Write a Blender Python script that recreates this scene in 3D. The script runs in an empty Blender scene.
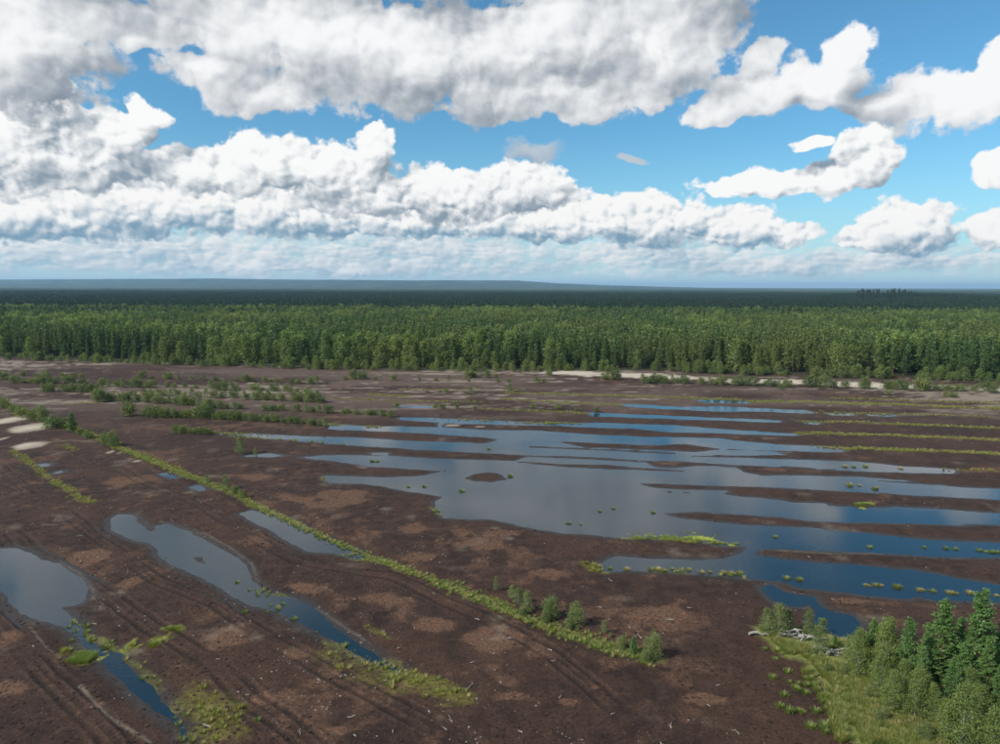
import bpy, math, random
import numpy as np
from mathutils import Matrix, Vector

SC = bpy.context.scene
COL = SC.collection
rad = math.radians

# ------------------------------------------------------------------ camera
CAM_H = 40.0                      # drone height over the bog, metres
FPX = 693.0                       # focal length in pixels of a 1000 x 744 picture
PITCH = rad(7.05)
ROLL = rad(0.18)
cam_data = bpy.data.cameras.new('camera')
cam_data.sensor_width = 36.0
cam_data.lens = 36.0 * FPX / 1000.0
cam_data.clip_start = 0.5
cam_data.clip_end = 120000.0
cam = bpy.data.objects.new('camera', cam_data)
COL.objects.link(cam)
RM = Matrix.Rotation(math.pi / 2 - PITCH, 3, 'X') @ Matrix.Rotation(ROLL, 3, 'Z')
cam.matrix_world = Matrix.Translation((0, 0, CAM_H)) @ RM.to_4x4()
SC.camera = cam
R3 = np.array(RM)

def pix_dir(px, py):
    v = R3 @ np.array([(px - 500.0) / FPX, -(py - 372.0) / FPX, -1.0])
    return v / np.linalg.norm(v)

def G(px, py, z=0.0):
    """ground point (metres) seen in the direction of a photograph pixel"""
    d = pix_dir(px, py)
    t = (z - CAM_H) / min(d[2], -1e-4)
    return d[0] * t, d[1] * t

def height_at(px, py, top):
    """height of an upright thing whose foot is at px,py and whose tip is at row `top`"""
    x, y = G(px, py)
    d = pix_dir(px, top)
    return CAM_H + d[2] / d[1] * y

def az_el(px, py):
    d = pix_dir(px, py)
    return math.degrees(math.atan2(d[0], d[1])), math.degrees(math.asin(d[2]))

# ------------------------------------------------------------------ sun and sky
SUN_EL, SUN_AZ = rad(38), rad(-116)       # azimuth clockwise from +Y (the view direction)
sun_data = bpy.data.lights.new('sun', 'SUN')
sun_data.energy = 4.8
sun_data.angle = rad(0.53)
sun_data.color = (1.0, 0.95, 0.87)
sun = bpy.data.objects.new('sun', sun_data)
COL.objects.link(sun)
to_sun = Vector((math.sin(SUN_AZ) * math.cos(SUN_EL), math.cos(SUN_AZ) * math.cos(SUN_EL), math.sin(SUN_EL)))
sun.rotation_euler = to_sun.to_track_quat('Z', 'Y').to_euler()

SC.render.engine = 'CYCLES'
SC.view_settings.view_transform = 'Standard'
SC.view_settings.look = 'None'
SC.view_settings.exposure = 0.0
SC.view_settings.gamma = 1.0
SC.cycles.use_denoising = True
SC.cycles.use_adaptive_sampling = True
SC.cycles.adaptive_threshold = 0.015
SC.cycles.max_bounces = 6
SC.cycles.diffuse_bounces = 3
SC.cycles.transmission_bounces = 4
SC.cycles.volume_bounces = 0
SC.cycles.transparent_max_bounces = 6
SC.cycles.caustics_reflective = False
SC.cycles.caustics_refractive = False

class NT:
    """small helper to write node trees"""
    def __init__(self, tree):
        self.t = tree
    def n(self, typ, **kw):
        nd = self.t.nodes.new(typ)
        for k, v in kw.items():
            setattr(nd, k, v)
        return nd
    def put(self, sock, v):
        if isinstance(v, bpy.types.NodeSocket):
            self.t.links.new(v, sock)
        elif v is not None:
            sock.default_value = v
    def m(self, op, a, b=None, c=None, clamp=False):
        nd = self.n('ShaderNodeMath', operation=op, use_clamp=clamp)
        for i, v in enumerate((a, b, c)):
            if v is not None:
                self.put(nd.inputs[i], v)
        return nd.outputs[0]
    def v(self, op, a, b=None, c=None):
        nd = self.n('ShaderNodeVectorMath', operation=op)
        for i, x in enumerate((a, b, c)):
            if x is not None:
                self.put(nd.inputs[i], x)
        return nd.outputs['Value'] if op in ('LENGTH', 'DOT_PRODUCT', 'DISTANCE') else nd.outputs[0]
    def noise(self, vec, scale, detail=4.0, rough=0.5, distort=0.0, lac=2.0, col=False):
        nd = self.n('ShaderNodeTexNoise', noise_dimensions='3D')
        self.put(nd.inputs['Vector'], vec)
        nd.inputs['Scale'].default_value = scale
        nd.inputs['Detail'].default_value = detail
        nd.inputs['Roughness'].default_value = rough
        nd.inputs['Lacunarity'].default_value = lac
        nd.inputs['Distortion'].default_value = distort
        return nd.outputs['Color' if col else 'Fac']
    def ramp(self, x, lo, hi, a=0.0, b=1.0, smooth=True):
        nd = self.n('ShaderNodeMapRange', interpolation_type='SMOOTHSTEP' if smooth else 'LINEAR')
        self.put(nd.inputs[0], x)
        for i, v in zip((1, 2, 3, 4), (lo, hi, a, b)):
            self.put(nd.inputs[i], v)
        return nd.outputs[0]
    def mix(self, f, a, b, blend='MIX'):
        nd = self.n('ShaderNodeMix', data_type='RGBA', blend_type=blend)
        self.put(nd.inputs[0], f)
        for i, v in ((6, a), (7, b)):
            self.put(nd.inputs[i], v if isinstance(v, bpy.types.NodeSocket) else (*v[:3], 1.0))
        return nd.outputs[2]

world = bpy.data.worlds.new('World')
SC.world = world
world.use_nodes = True
world.cycles.sampling_method = 'MANUAL'
world.cycles.sample_map_resolution = 512

def build_sky():
    t = world.node_tree
    t.nodes.clear()
    N = NT(t)
    sky = N.n('ShaderNodeTexSky', sky_type='NISHITA')
    sky.sun_disc = False
    sky.sun_elevation = SUN_EL
    sky.sun_rotation = SUN_AZ
    sky.altitude = 100.0
    sky.air_density = 1.0
    sky.dust_density = 0.6
    sky.ozone_density = 1.6
    d = N.n('ShaderNodeTexCoord').outputs['Generated']
    sep = N.n('ShaderNodeSeparateXYZ')
    N.put(sep.inputs[0], d)
    X, Y, Z = sep.outputs
    az = N.m('MULTIPLY', N.m('ARCTAN2', X, Y), 180 / math.pi)
    el = N.m('MULTIPLY', N.m('ARCSINE', Z), 180 / math.pi)
    cmb = N.n('ShaderNodeCombineXYZ')
    N.put(cmb.inputs[0], az)
    N.put(cmb.inputs[1], el)
    P = cmb.outputs[0]
    # 0 in the part of the sky whose clouds are placed one by one, 1 where the cloud field simply goes on
    away = N.m('MAXIMUM', N.ramp(N.m('ABSOLUTE', az), 37.0, 43.0), N.m('MAXIMUM', N.ramp(el, 22.0, 26.0), N.ramp(el, -0.6, -1.2)), clamp=True)
    sk = N.v('MULTIPLY', sky.outputs[0], (0.064, 0.119, 0.136))
    hz = N.ramp(el, 0.0, 13.0, 1.0, 0.0, smooth=False)
    hz = N.m('MULTIPLY', hz, hz)
    sk = N.mix(N.m('MULTIPLY', hz, 0.85), sk, (0.52, 0.71, 0.82))

    def n2(vec, scale, detail, rough, col=False):
        nd = N.n('ShaderNodeTexNoise', noise_dimensions='2D')
        N.put(nd.inputs['Vector'], vec)
        nd.inputs['Scale'].default_value = scale
        nd.inputs['Detail'].default_value = detail
        nd.inputs['Roughness'].default_value = rough
        return nd.outputs['Color' if col else 'Fac']

    def field(p, blobs):
        f = None
        for (bx, by, rx, ry) in blobs:
            a0, e0 = az_el(bx, by)
            a1, _ = az_el(bx + rx, by)
            _, e1 = az_el(bx, by - ry)
            sx, sy = 1 / max(a1 - a0, .1), 1 / max(e1 - e0, .1)
            q = N.v('MULTIPLY_ADD', p, (sx, sy, 0), (-a0 * sx, -e0 * sy, 0))
            L = N.v('LENGTH', q)
            f = L if f is None else N.m('SMOOTH_MIN', f, L, 0.22)
        return N.m('SUBTRACT', 1.0, f)

    def layer(col, blobs, z, fs, amp, soft, lit, dark, up, gain, bias, baseg=0.9, bodyg=1.0, stretch=1.15, rim=0.2, cover=0.5):
        off = N.v('MULTIPLY_ADD', P, (1, stretch, 0), (z * 3.1, z * 1.7, 0))
        w = N.v('SUBTRACT', n2(off, fs * 0.6, 2.5, 0.5, col=True), (0.5, 0.5, 0.5))
        k = 0.55 / fs
        def lumps(o):
            oo = N.v('MULTIPLY_ADD', w, (k, k, 0), o)
            vo = N.n('ShaderNodeTexVoronoi', feature='F1', voronoi_dimensions='2D', normalize=True)
            N.put(vo.inputs['Vector'], oo)
            vo.inputs['Scale'].default_value = fs * 1.1
            vo.inputs['Detail'].default_value = 1.6
            vo.inputs['Roughness'].default_value = 0.45
            vo.inputs['Lacunarity'].default_value = 2.6
            dd = vo.outputs['Distance']
            b = N.m('MULTIPLY_ADD', N.m('MULTIPLY', dd, dd), -2.4, 0.45)
            n1 = N.m('SUBTRACT', n2(oo, fs * 1.3, 2.6, 0.5), 0.5)
            return N.m('MULTIPLY_ADD', n1, 0.9, b)
        if blobs:
            pw = N.v('MULTIPLY_ADD', w, (2.2 * k, 1.6 * k, 0), P)
            F0 = field(pw, blobs)
            F1 = field(N.v('ADD', pw, (-0.55 * up, up, 0)), blobs)
            F0 = N.m('MAXIMUM', F0, -1.0)
            base = N.m('MULTIPLY', N.m('SUBTRACT', N.m('MINIMUM', F0, 0.85), N.m('MINIMUM', F1, 0.85)), baseg)
        else:
            F0 = N.m('MULTIPLY', N.m('SUBTRACT', n2(off, fs * 0.25, 2.0, 0.5), 1.0 - cover), 3.0)
            base = 0.0
        l0 = lumps(off)
        l1 = lumps(N.v('ADD', off, (-0.26 * k, 0.32 * k, 0)))
        fray = N.m('SUBTRACT', n2(off, fs * 3.5, 6.0, 0.62), 0.5)
        D = N.m('MULTIPLY_ADD', N.m('MULTIPLY_ADD', fray, 0.9, l0), amp, F0)
        alpha = N.ramp(D, 0.0, soft)
        det = N.m('MULTIPLY_ADD', N.m('SUBTRACT', l0, l1), gain, N.m('MULTIPLY', fray, 0.45))
        body = N.m('MULTIPLY_ADD', N.m('SUBTRACT', n2(off, fs * 0.35, 3.0, 0.5), 0.5), bodyg, bias)
        s = N.m('ADD', N.m('ADD', det, base), body)
        s = N.m('ADD', s, N.ramp(D, 0.05, 0.40, rim, 0.0))
        s = N.ramp(s, -0.9, 1.75)
        return N.mix(alpha, col, N.mix(s, dark, lit))

    LIT = (0.98, 0.98, 0.97)
    DRK = (0.25, 0.32, 0.39)
    # the cloud field elsewhere in the sky
    other = layer(sk, None, 5.0, 0.14, 0.36, 0.24, LIT, DRK, 3.0, 0.8, 0.62, cover=0.47)
    # far bank along the horizon
    c = layer(sk, [(120, 250, 330, 26), (420, 250, 200, 24), (660, 255, 170, 20), (900, 258, 170, 16), (300, 266, 400, 14), (780, 266, 330, 12)],
              11.0, 0.50, 0.55, 0.8, (0.86, 0.88, 0.88), (0.30, 0.46, 0.58), 0.5, 1.7, 0.50, 0.7, 2.2, 2.0, 0.1)
    # lower row of cumulus
    c = layer(c, [(20, 212, 150, 30), (150, 205, 120, 30), (300, 212, 120, 28), (430, 215, 110, 24), (545, 222, 80, 22), (610, 218, 60, 26), (660, 222, 60, 28),
                  (735, 226, 55, 22), (790, 234, 30, 14), (905, 226, 62, 27), (870, 236, 40, 16), (992, 232, 26, 18)],
              23.0, 0.52, 0.42, 0.22, (0.98, 0.97, 0.95), (0.20, 0.34, 0.46), 1.7, 2.6, 0.42, 1.5, 1.3)
    # middle clouds
    c = layer(c, [(20, 145, 75, 56), (90, 155, 62, 38), (150, 116, 26, 17), (115, 132, 50, 24), (50, 100, 40, 40), (215, 172, 80, 24), (262, 160, 52, 28), (330, 168, 70, 24), (374, 145, 22, 24),
                  (440, 192, 80, 28), (520, 188, 62, 26), (375, 195, 90, 24),
                  (775, 184, 85, 15), (862, 158, 30, 32), (814, 141, 24, 7), (722, 186, 28, 10), (835, 178, 40, 16), (995, 166, 26, 17)],
              37.0, 0.46, 0.42, 0.19, LIT, DRK, 1.9, 2.6, 0.50, 1.3, 1.3)
    c = layer(c, [(530, 152, 34, 13), (632, 158, 16, 5)], 51.0, 0.45, 0.5, 0.5, (0.50, 0.58, 0.66), (0.27, 0.37, 0.48), 1.0, 0.6, 0.4)
    # big clouds overhead
    c = layer(c, [(430, 55, 240, 62), (300, 30, 180, 50), (205, 74, 46, 20), (270, 95, 70, 22), (560, 96, 150, 26), (650, 38, 95, 56), (560, 30, 120, 50), (700, -30, 90, 40),
                  (20, 40, 95, 80), (80, 12, 80, 36), (140, 42, 26, 10),
                  (820, 78, 64, 28), (845, 46, 34, 28), (765, 92, 58, 24), (715, 108, 44, 13), (764, 62, 20, 24),
                  (945, 100, 85, 30), (995, 76, 36, 32), (885, 108, 48, 17), (400, -60, 300, 60), (100, -60, 200, 60)],
              67.0, 0.33, 0.54, 0.26, (0.95, 0.955, 0.96), (0.24, 0.29, 0.35), 3.2, 1.25, 0.60, 1.1, 1.9)
    bgs = []
    for socket in (c, other):
        bg = N.n('ShaderNodeBackground')
        N.put(bg.inputs[0], socket)
        bgs.append(bg)
    mx = N.n('ShaderNodeMixShader')
    N.put(mx.inputs[0], away)
    t.links.new(bgs[0].outputs[0], mx.inputs[1])
    t.links.new(bgs[1].outputs[0], mx.inputs[2])
    out = N.n('ShaderNodeOutputWorld')
    t.links.new(mx.outputs[0], out.inputs[0])
build_sky()

# ------------------------------------------------------------------ helpers
rng = np.random.default_rng(7)
random.seed(7)

def _hash(ix, iy, seed):
    h = (ix * 374761393 + iy * 668265263 + seed * 974711) & 0xFFFFFFFF
    h = ((h ^ (h >> 13)) * 1274126177) & 0xFFFFFFFF
    h = (h ^ (h >> 16)) & 0xFFFFFF
    return h / float(0xFFFFFF)

def vnoise(x, y, seed=0):
    ix = np.floor(x).astype(np.int64); iy = np.floor(y).astype(np.int64)
    fx = x - ix; fy = y - iy
    fx = fx * fx * fx * (fx * (fx * 6 - 15) + 10); fy = fy * fy * fy * (fy * (fy * 6 - 15) + 10)
    a = _hash(ix, iy, seed); b = _hash(ix + 1, iy, seed); c = _hash(ix, iy + 1, seed); d = _hash(ix + 1, iy + 1, seed)
    return (a + (b - a) * fx) * (1 - fy) + (c + (d - c) * fx) * fy

def fbm(x, y, scale, octaves=4, seed=0, rough=0.5):
    """values around 0, about -0.5 .. 0.5; scale in metres"""
    s = np.zeros_like(x, dtype=float); amp = 1.0; tot = 0.0; f = 1.0 / scale
    for o in range(octaves):
        s += amp * vnoise(x * f + 17.3 * o, y * f - 9.1 * o, seed + o)
        tot += amp; amp *= rough; f *= 2.03
    return s / tot - 0.5

def sstep(x, lo, hi):
    t = np.clip((x - lo) / (hi - lo), 0, 1)
    return t * t * (3 - 2 * t)

def mesh_obj(name, verts, faces, mat, parent=None, smooth=False, attrs=None, link=True, fmat=None):
    """verts (n,3) array, faces (m,3) or (m,4) array -> one mesh object"""
    verts = np.asarray(verts, dtype=np.float32); faces = np.asarray(faces, dtype=np.int32)
    me = bpy.data.meshes.new(name)
    me.vertices.add(len(verts)); me.vertices.foreach_set('co', verts.ravel())
    k = faces.shape[1]
    me.loops.add(faces.size); me.loops.foreach_set('vertex_index', faces.ravel())
    me.polygons.add(len(faces))
    me.polygons.foreach_set('loop_start', np.arange(0, faces.size, k, dtype=np.int32))
    me.polygons.foreach_set('use_smooth', np.full(len(faces), smooth, dtype=bool))
    for m in (mat if isinstance(mat, (list, tuple)) else [mat]):
        me.materials.append(m)
    if fmat is not None:
        me.polygons.foreach_set('material_index', np.asarray(fmat, dtype=np.int32))
    for an, av in (attrs or {}).items():
        at = me.attributes.new(an, 'FLOAT', 'POINT')
        at.data.foreach_set('value', np.asarray(av, dtype=np.float32))
    me.update(calc_edges=True)
    o = bpy.data.objects.new(name, me)
    if link:
        COL.objects.link(o)
    if parent is not None:
        o.parent = parent
    return o

def tag(o, label=None, cat=None, group=None, kind=None):
    if label: o['label'] = label
    if cat: o['category'] = cat
    if group: o['group'] = group
    if kind: o['kind'] = kind
    return o

def material(name):
    m = bpy.data.materials.new(name)
    m.use_nodes = True
    N = NT(m.node_tree)
    m.node_tree.nodes.clear()
    out = N.n('ShaderNodeOutputMaterial')
    return m, N, out

def principled(N, out, color, rough=0.8, spec=0.3, normal=None, **kw):
    p = N.n('ShaderNodeBsdfPrincipled')
    N.put(p.inputs['Base Color'], color if isinstance(color, bpy.types.NodeSocket) else (*color[:3], 1))
    N.put(p.inputs['Roughness'], rough)
    N.put(p.inputs['Specular IOR Level'], spec)
    if normal is not None:
        N.put(p.inputs['Normal'], normal)
    for k, v in kw.items():
        N.put(p.inputs[k], v)
    N.t.links.new(p.outputs[0], out.inputs[0])
    return p

# ------------------------------------------------------------------ outlines on the bog (photograph pixels -> ground metres)
def gp(pts):
    return np.array([G(*p) for p in pts])

WATER = [gp(p) for p in [
    # the lake with its flooded channels
    [(325, 476), (380, 477.5), (425, 476), (446, 471), (428, 470), (394, 468), (370, 466.5), (341, 462), (311, 458.6), (301, 457.6), (319, 455.8), (345, 455), (396, 456.6), (440, 459), (515, 461.3), (529, 455.6), (440, 450.6), (360, 446),
     (329, 443.5), (293, 440.5), (260, 437.5), (218, 434.2), (224, 433.2), (250, 434), (309, 436.2), (360, 438.2), (400, 440.5), (450, 442.5), (487, 443.5), (499, 439.2), (481, 437.5), (430, 433.6), (368, 430.8), (328, 429.2), (329, 424.4), (368, 426.5),
     (438, 427), (438.6, 422.3), (400, 420.3), (398, 417.3), (428, 418.1), (500, 421), (544, 423.8), (598, 423), (671, 425.4), (707, 428), (741, 430.4), (797, 434.2), (797, 435.6), (762, 435), (711, 433.2), (669, 432.2), (631, 428.6), (580, 427), (560, 425.8), (500, 424.8), (446, 423.4), (441, 425.4), (442, 427.4), (473, 429.4), (540, 431), (590, 434.4), (647, 437.2),
     (720, 438.2), (734, 440.7), (776, 444.6), (810, 445.8), (843, 449), (846, 451), (826, 452.2), (799, 451), (755, 450.2), (728, 448.6), (726, 450), (776, 452), (784, 454.8), (748, 455.6), (714, 455), (716, 457), (776, 459), (812, 460.4), (860, 462), (880, 463.8), (904, 466.6), (937, 468.4), (955, 470),
     (953, 473.4), (911, 472.8), (872, 472), (819, 469.2), (776, 466.9), (748, 465), (722, 465), (716, 467), (734, 468), (742, 472), (762, 476), (805, 475.6), (844, 477), (862, 477.2), (911, 481.4), (860, 479.6), (905, 483.6), (944, 485.5), (964, 488), (1040, 491), (1110, 495.5), (1175, 503), (1120, 504.5), (1050, 502), (1000, 499.3), (957, 497.7), (913, 495), (846, 491), (780, 487.8), (715, 485.5), (666, 483.4), (633, 482.7), (655, 487.8), (680, 490),
     (728, 491), (721, 494), (737, 496.6), (780, 500.2), (793, 503), (824, 503.7), (828, 506.3), (858, 507.7), (886, 508.2), (895, 507), (935, 509), (968, 511.7), (1000, 514), (1080, 520), (1150, 529), (1235, 540), (1140, 537), (1060, 530.5), (1000, 525), (973, 523.8), (957, 525), (913, 523.2), (846, 522), (807, 520.6), (779, 516.8), (726, 513.2), (693, 512), (661, 513.3), (680, 519), (715, 522.4), (748, 525.6), (780, 527.2),
     (813, 528.2), (835, 531), (869, 534), (904, 538), (935, 541), (1000, 543.8), (1060, 548), (1120, 557), (1165, 566), (1100, 565), (1050, 561), (1000, 557), (957, 557.2), (913, 555), (869, 552.6), (824, 551), (780, 548.6), (758, 549), (752, 555), (780, 558.8), (824, 564), (869, 566.6), (913, 571), (940, 575), (962, 580), (984, 583.6), (1000, 585.5), (1070, 592), (1140, 600), (1210, 614), (1130, 615), (1060, 608), (1000, 602), (964, 601), (935, 600), (917, 596.4), (904, 598.6), (869, 596), (835, 591), (802, 587.5),
     (779, 581), (759, 578.7), (726, 576), (693, 573), (649, 571), (604, 570.6), (600, 565), (607, 559.5), (616, 556), (649, 559), (693, 560.4), (725, 558.5), (740, 554), (748, 547), (720, 545.5), (690, 539), (629, 538), (611, 537), (582, 534.4), (560, 533), (531, 528.4), (509, 523.4), (491, 519.6), (469, 519.2), (443, 518.4), (437, 511), (435, 502), (443, 497), (420, 493), (400, 490), (380, 486), (360, 483.5), (330, 483)],
    [(242, 456.4), (268, 453.6), (289, 456), (270, 457.4)],
    [(369, 452.6), (388, 453), (386, 455.4), (372, 454.6)],
    [(372, 453), (384, 452.6), (384, 455), (374, 455)],
    [(586, 413), (592, 412.8), (660, 415.6), (740, 418.8), (785, 421), (777, 422.4), (713, 420.4), (640, 417.8), (592, 416.2)],
    [(616, 404), (645, 404.8), (681, 407), (720, 406.5), (776, 409), (805, 410.3), (812, 413), (800, 413.4), (776, 412), (720, 411.3), (661, 409), (625, 406.6)],
    [(690, 399.6), (720, 399.8), (760, 402.2), (745, 403.4), (705, 402.4)],
    [(826, 413.2), (855, 413.6), (853, 415.4), (832, 415.2)], [(868, 414), (900, 415), (890, 417), (870, 416)], [(803, 421.6), (820, 422.2), (818, 424.2), (806, 423.8)],
    [(398, 405.5), (420, 406), (440, 407), (420, 408), (400, 407)],
    # foreground ponds
    [(-60, 556), (-20, 549), (0, 549), (16, 549), (29, 552.6), (42, 560), (56, 564), (72, 573.5), (84, 581.6), (88, 589.7), (85, 599), (77, 605), (61, 607.5), (70, 618), (80, 629), (88, 641), (96, 645), (104, 650.5), (121, 653.5), (122, 662.5), (132, 673), (150, 689), (160, 701), (170, 709), (179, 719), (187, 734), (190, 744),
     (184, 743), (179, 727), (166, 718), (151, 708), (143, 698), (124, 680.5), (113, 673), (98, 657), (85, 647), (78, 637), (67, 627), (52, 622), (32, 618), (21, 612), (10, 601), (0, 589), (-30, 575)],
    [(111, 519), (118, 515), (130, 515), (140, 521), (153, 532), (156, 526), (166, 524), (186, 531), (203, 540), (221, 549), (245, 564.6), (252, 580), (262, 590), (273, 596), (292, 598), (302, 603), (316, 612), (334, 628), (360, 647), (386, 663), (396, 670), (388, 667), (372, 661), (346, 647), (320, 634), (300, 622), (277, 611), (253, 606), (237, 598), (221, 588), (205, 580), (190, 572.5), (170, 564.6), (160, 556), (158, 549), (152, 543), (140, 541), (130, 539), (113, 531)],
    [(242, 513.5), (254, 510.5), (277, 517), (301, 527), (334, 543), (351, 549), (366, 558), (356, 559), (345, 556), (333, 553.5), (308, 551), (290, 542), (277, 534), (253, 521)],
    [(159, 474), (166, 472.5), (178, 478), (172, 479)], [(190, 487), (197, 485.6), (206, 490), (200, 491)], [(38, 464.5), (47, 463.5), (52, 465.6), (43, 467)], [(51, 473.8), (60, 470.6), (65, 471), (58, 474)],
    # dark overflow by the trees on the right
    [(764, 588), (772, 586), (782, 592), (800, 597), (812, 597.5), (818, 606), (830, 612), (852, 616), (860, 624), (852, 636), (842, 642), (828, 632), (814, 621), (818, 612), (812, 604), (797, 606), (780, 604), (768, 596)],
]]
ISLANDS = [gp(p) for p in [
    [(554, 441.3), (600, 443), (627, 444.3), (641, 445.3), (687, 444.2), (726, 449.4), (693, 452), (661, 450.2), (627, 449.6), (586, 447.8)],
    [(530, 446), (600, 448.8), (675, 452.6), (675, 454.2), (600, 450.6), (530, 447.6)],
    [(527, 455.2), (590, 457), (651, 460.8), (681, 461.2), (742, 465), (740, 467.6), (700, 466), (672, 468), (655, 467), (646, 463), (590, 459.4), (527, 456.9)],
    [(515, 460.8), (562, 464), (600, 464.4), (637, 467.3), (685, 470.6), (685, 472), (637, 470.2), (590, 469), (562, 466.8), (516, 462.6)],
    [(463, 478.4), (473, 473.6), (489, 472), (501, 474.4), (509, 480), (491, 482.8), (472, 481.4)],
    [(690, 455.6), (740, 456.6), (690, 457.2)], [(780, 466), (860, 470.4), (780, 468.8)],
    [(665, 491), (672, 490.3), (674, 492), (668, 493)], [(682, 492), (690, 491.6), (692, 493.2), (684, 493.6)], [(694, 494), (702, 493), (704, 494.6)],
    [(758, 554), (775, 553.4), (800, 556), (800, 560), (775, 557.6)],
    [(133, 519), (140, 519), (152, 527), (152, 532), (146, 530)], [(193, 557), (203, 558), (206, 564), (196, 562)],
    [(432, 470.4), (446, 470.8), (446, 472), (432, 472)], [(456, 472.2), (468, 472.4), (466, 473.4), (456, 473)],
]]

def sdf(X, Y, poly, margin=14.0):
    """signed distance in metres to a polygon, positive inside; only near it"""
    out = np.full(X.shape, -margin)
    lo = poly.min(0) - margin; hi = poly.max(0) + margin
    sel = (X > lo[0]) & (X < hi[0]) & (Y > lo[1]) & (Y < hi[1])
    if not sel.any():
        return out
    x = X[sel]; y = Y[sel]
    d = np.full(x.shape, 1e9); inside = np.zeros(x.shape, bool)
    n = len(poly)
    for i in range(n):
        ax, ay = poly[i]; bx, by = poly[(i + 1) % n]
        ex, ey = bx - ax, by - ay
        t = np.clip(((x - ax) * ex + (y - ay) * ey) / (ex * ex + ey * ey + 1e-9), 0, 1)
        d = np.minimum(d, (x - ax - t * ex) ** 2 + (y - ay - t * ey) ** 2)
        if ay != by:
            cr = ((ay > y) != (by > y)) & (x < ex * (y - ay) / ey + ax)
            inside ^= cr
    d = np.sqrt(d)
    out[sel] = np.maximum(np.where(inside, d, -d), -margin)
    return out

def line_dist(X, Y, pts, margin=12.0):
    """distance to a polyline and the parameter along it"""
    out = np.full(X.shape, margin); side = np.zeros(X.shape)
    pts = np.asarray(pts)
    lo = pts.min(0) - margin; hi = pts.max(0) + margin
    sel = (X > lo[0]) & (X < hi[0]) & (Y > lo[1]) & (Y < hi[1])
    x = X[sel]; y = Y[sel]
    d = np.full(x.shape, margin); sd = np.zeros(x.shape)
    for (ax, ay), (bx, by) in zip(pts[:-1], pts[1:]):
        ex, ey = bx - ax, by - ay
        L = math.hypot(ex, ey) + 1e-9
        t = np.clip(((x - ax) * ex + (y - ay) * ey) / (L * L), 0, 1)
        q = np.hypot(x - ax - t * ex, y - ay - t * ey)
        s = ((x - ax) * ey - (y - ay) * ex) / L
        c = q < d
        d = np.where(c, q, d); sd = np.where(c, s, sd)
    out[sel] = d; side[sel] = sd
    return out, side

FOREST_EDGE = gp([(-420, 346), (-200, 352), (0, 358), (150, 363), (333, 368.5), (500, 371), (666, 371), (776, 375), (900, 378), (1000, 383), (1200, 393), (1450, 406)])
DITCH = gp([(-30, 394), (0, 404), (45, 420), (70, 429), (100, 439), (112, 446), (150, 461), (180, 473), (205, 483), (230, 493), (255, 507), (290, 522), (330, 541), (380, 562), (430, 581), (480, 601), (520, 618), (560, 634), (600, 647), (630, 656), (657, 662)])
DITCH_W = np.interp(np.arange(len(DITCH)), [0, 4, 8, 12, 16, 20], [2.6, 2.0, 1.15, 1.0, 1.7, 2.0])
TRACKS = [(gp(p), w) for p, w in [
    ([(-40, 572), (-10, 607), (18, 639), (60, 688), (115, 743), (150, 780)], 2.0),
    ([(20, 540), (50, 559), (93, 585), (150, 627), (171, 637), (223, 671), (254, 702), (306, 743), (340, 775)], 2.0),
    ([(-20, 474), (30, 495), (67, 515), (110, 546), (158, 581), (221, 607), (277, 645), (334, 677), (380, 698), (420, 720), (460, 741), (500, 765)], 2.0),
    ([(60, 446), (113, 467), (141, 481), (171, 494), (200, 506), (250, 536), (300, 564), (396, 580), (451, 606), (511, 634), (554, 658), (590, 690)], 1.9),
    ([(-20, 460), (0, 467), (20, 485), (32, 497), (37, 502), (30, 508)], 1.8),
    ([(120, 395), (60, 402), (0, 396), (-60, 392)], 2.2),
]]
PALE_LINES = [(gp(p), w) for p, w in [
    ([(30, 628), (39, 640), (49, 652), (63, 661)], 0.22), ([(80, 688), (84, 692), (96, 706), (108, 718), (123, 728), (138, 736), (150, 745)], 0.30),
    ([(176, 530), (205, 534), (230, 548), (252, 564), (258, 582)], 0.35), ([(60, 562), (80, 574), (93, 590), (94, 600)], 0.4), ([(316, 608), (345, 628), (365, 641)], 0.3), ([(330, 640), (350, 655), (375, 668)], 0.25),
    ([(385, 485), (410, 490), (428, 493)], 1.0), ([(780, 551), (830, 554), (880, 554)], 0.7), ([(160, 522), (175, 526)], 0.3),
    ([(50, 443), (70, 441.5), (95, 443)], 1.0), ([(38, 527), (50, 526.5), (66, 526)], 0.3),
]]
PALE_SPOTS = [(28, 447, 19, 4.5), (8, 421, 18, 6), (30, 429, 22, 5), (110, 454, 5, 1.5), (120, 455, 4, 1), (138, 463, 6, 1.5), (3, 440, 5, 3), (452, 425.8, 14, 1.2), (480, 427.2, 8, 1.0)]
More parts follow.
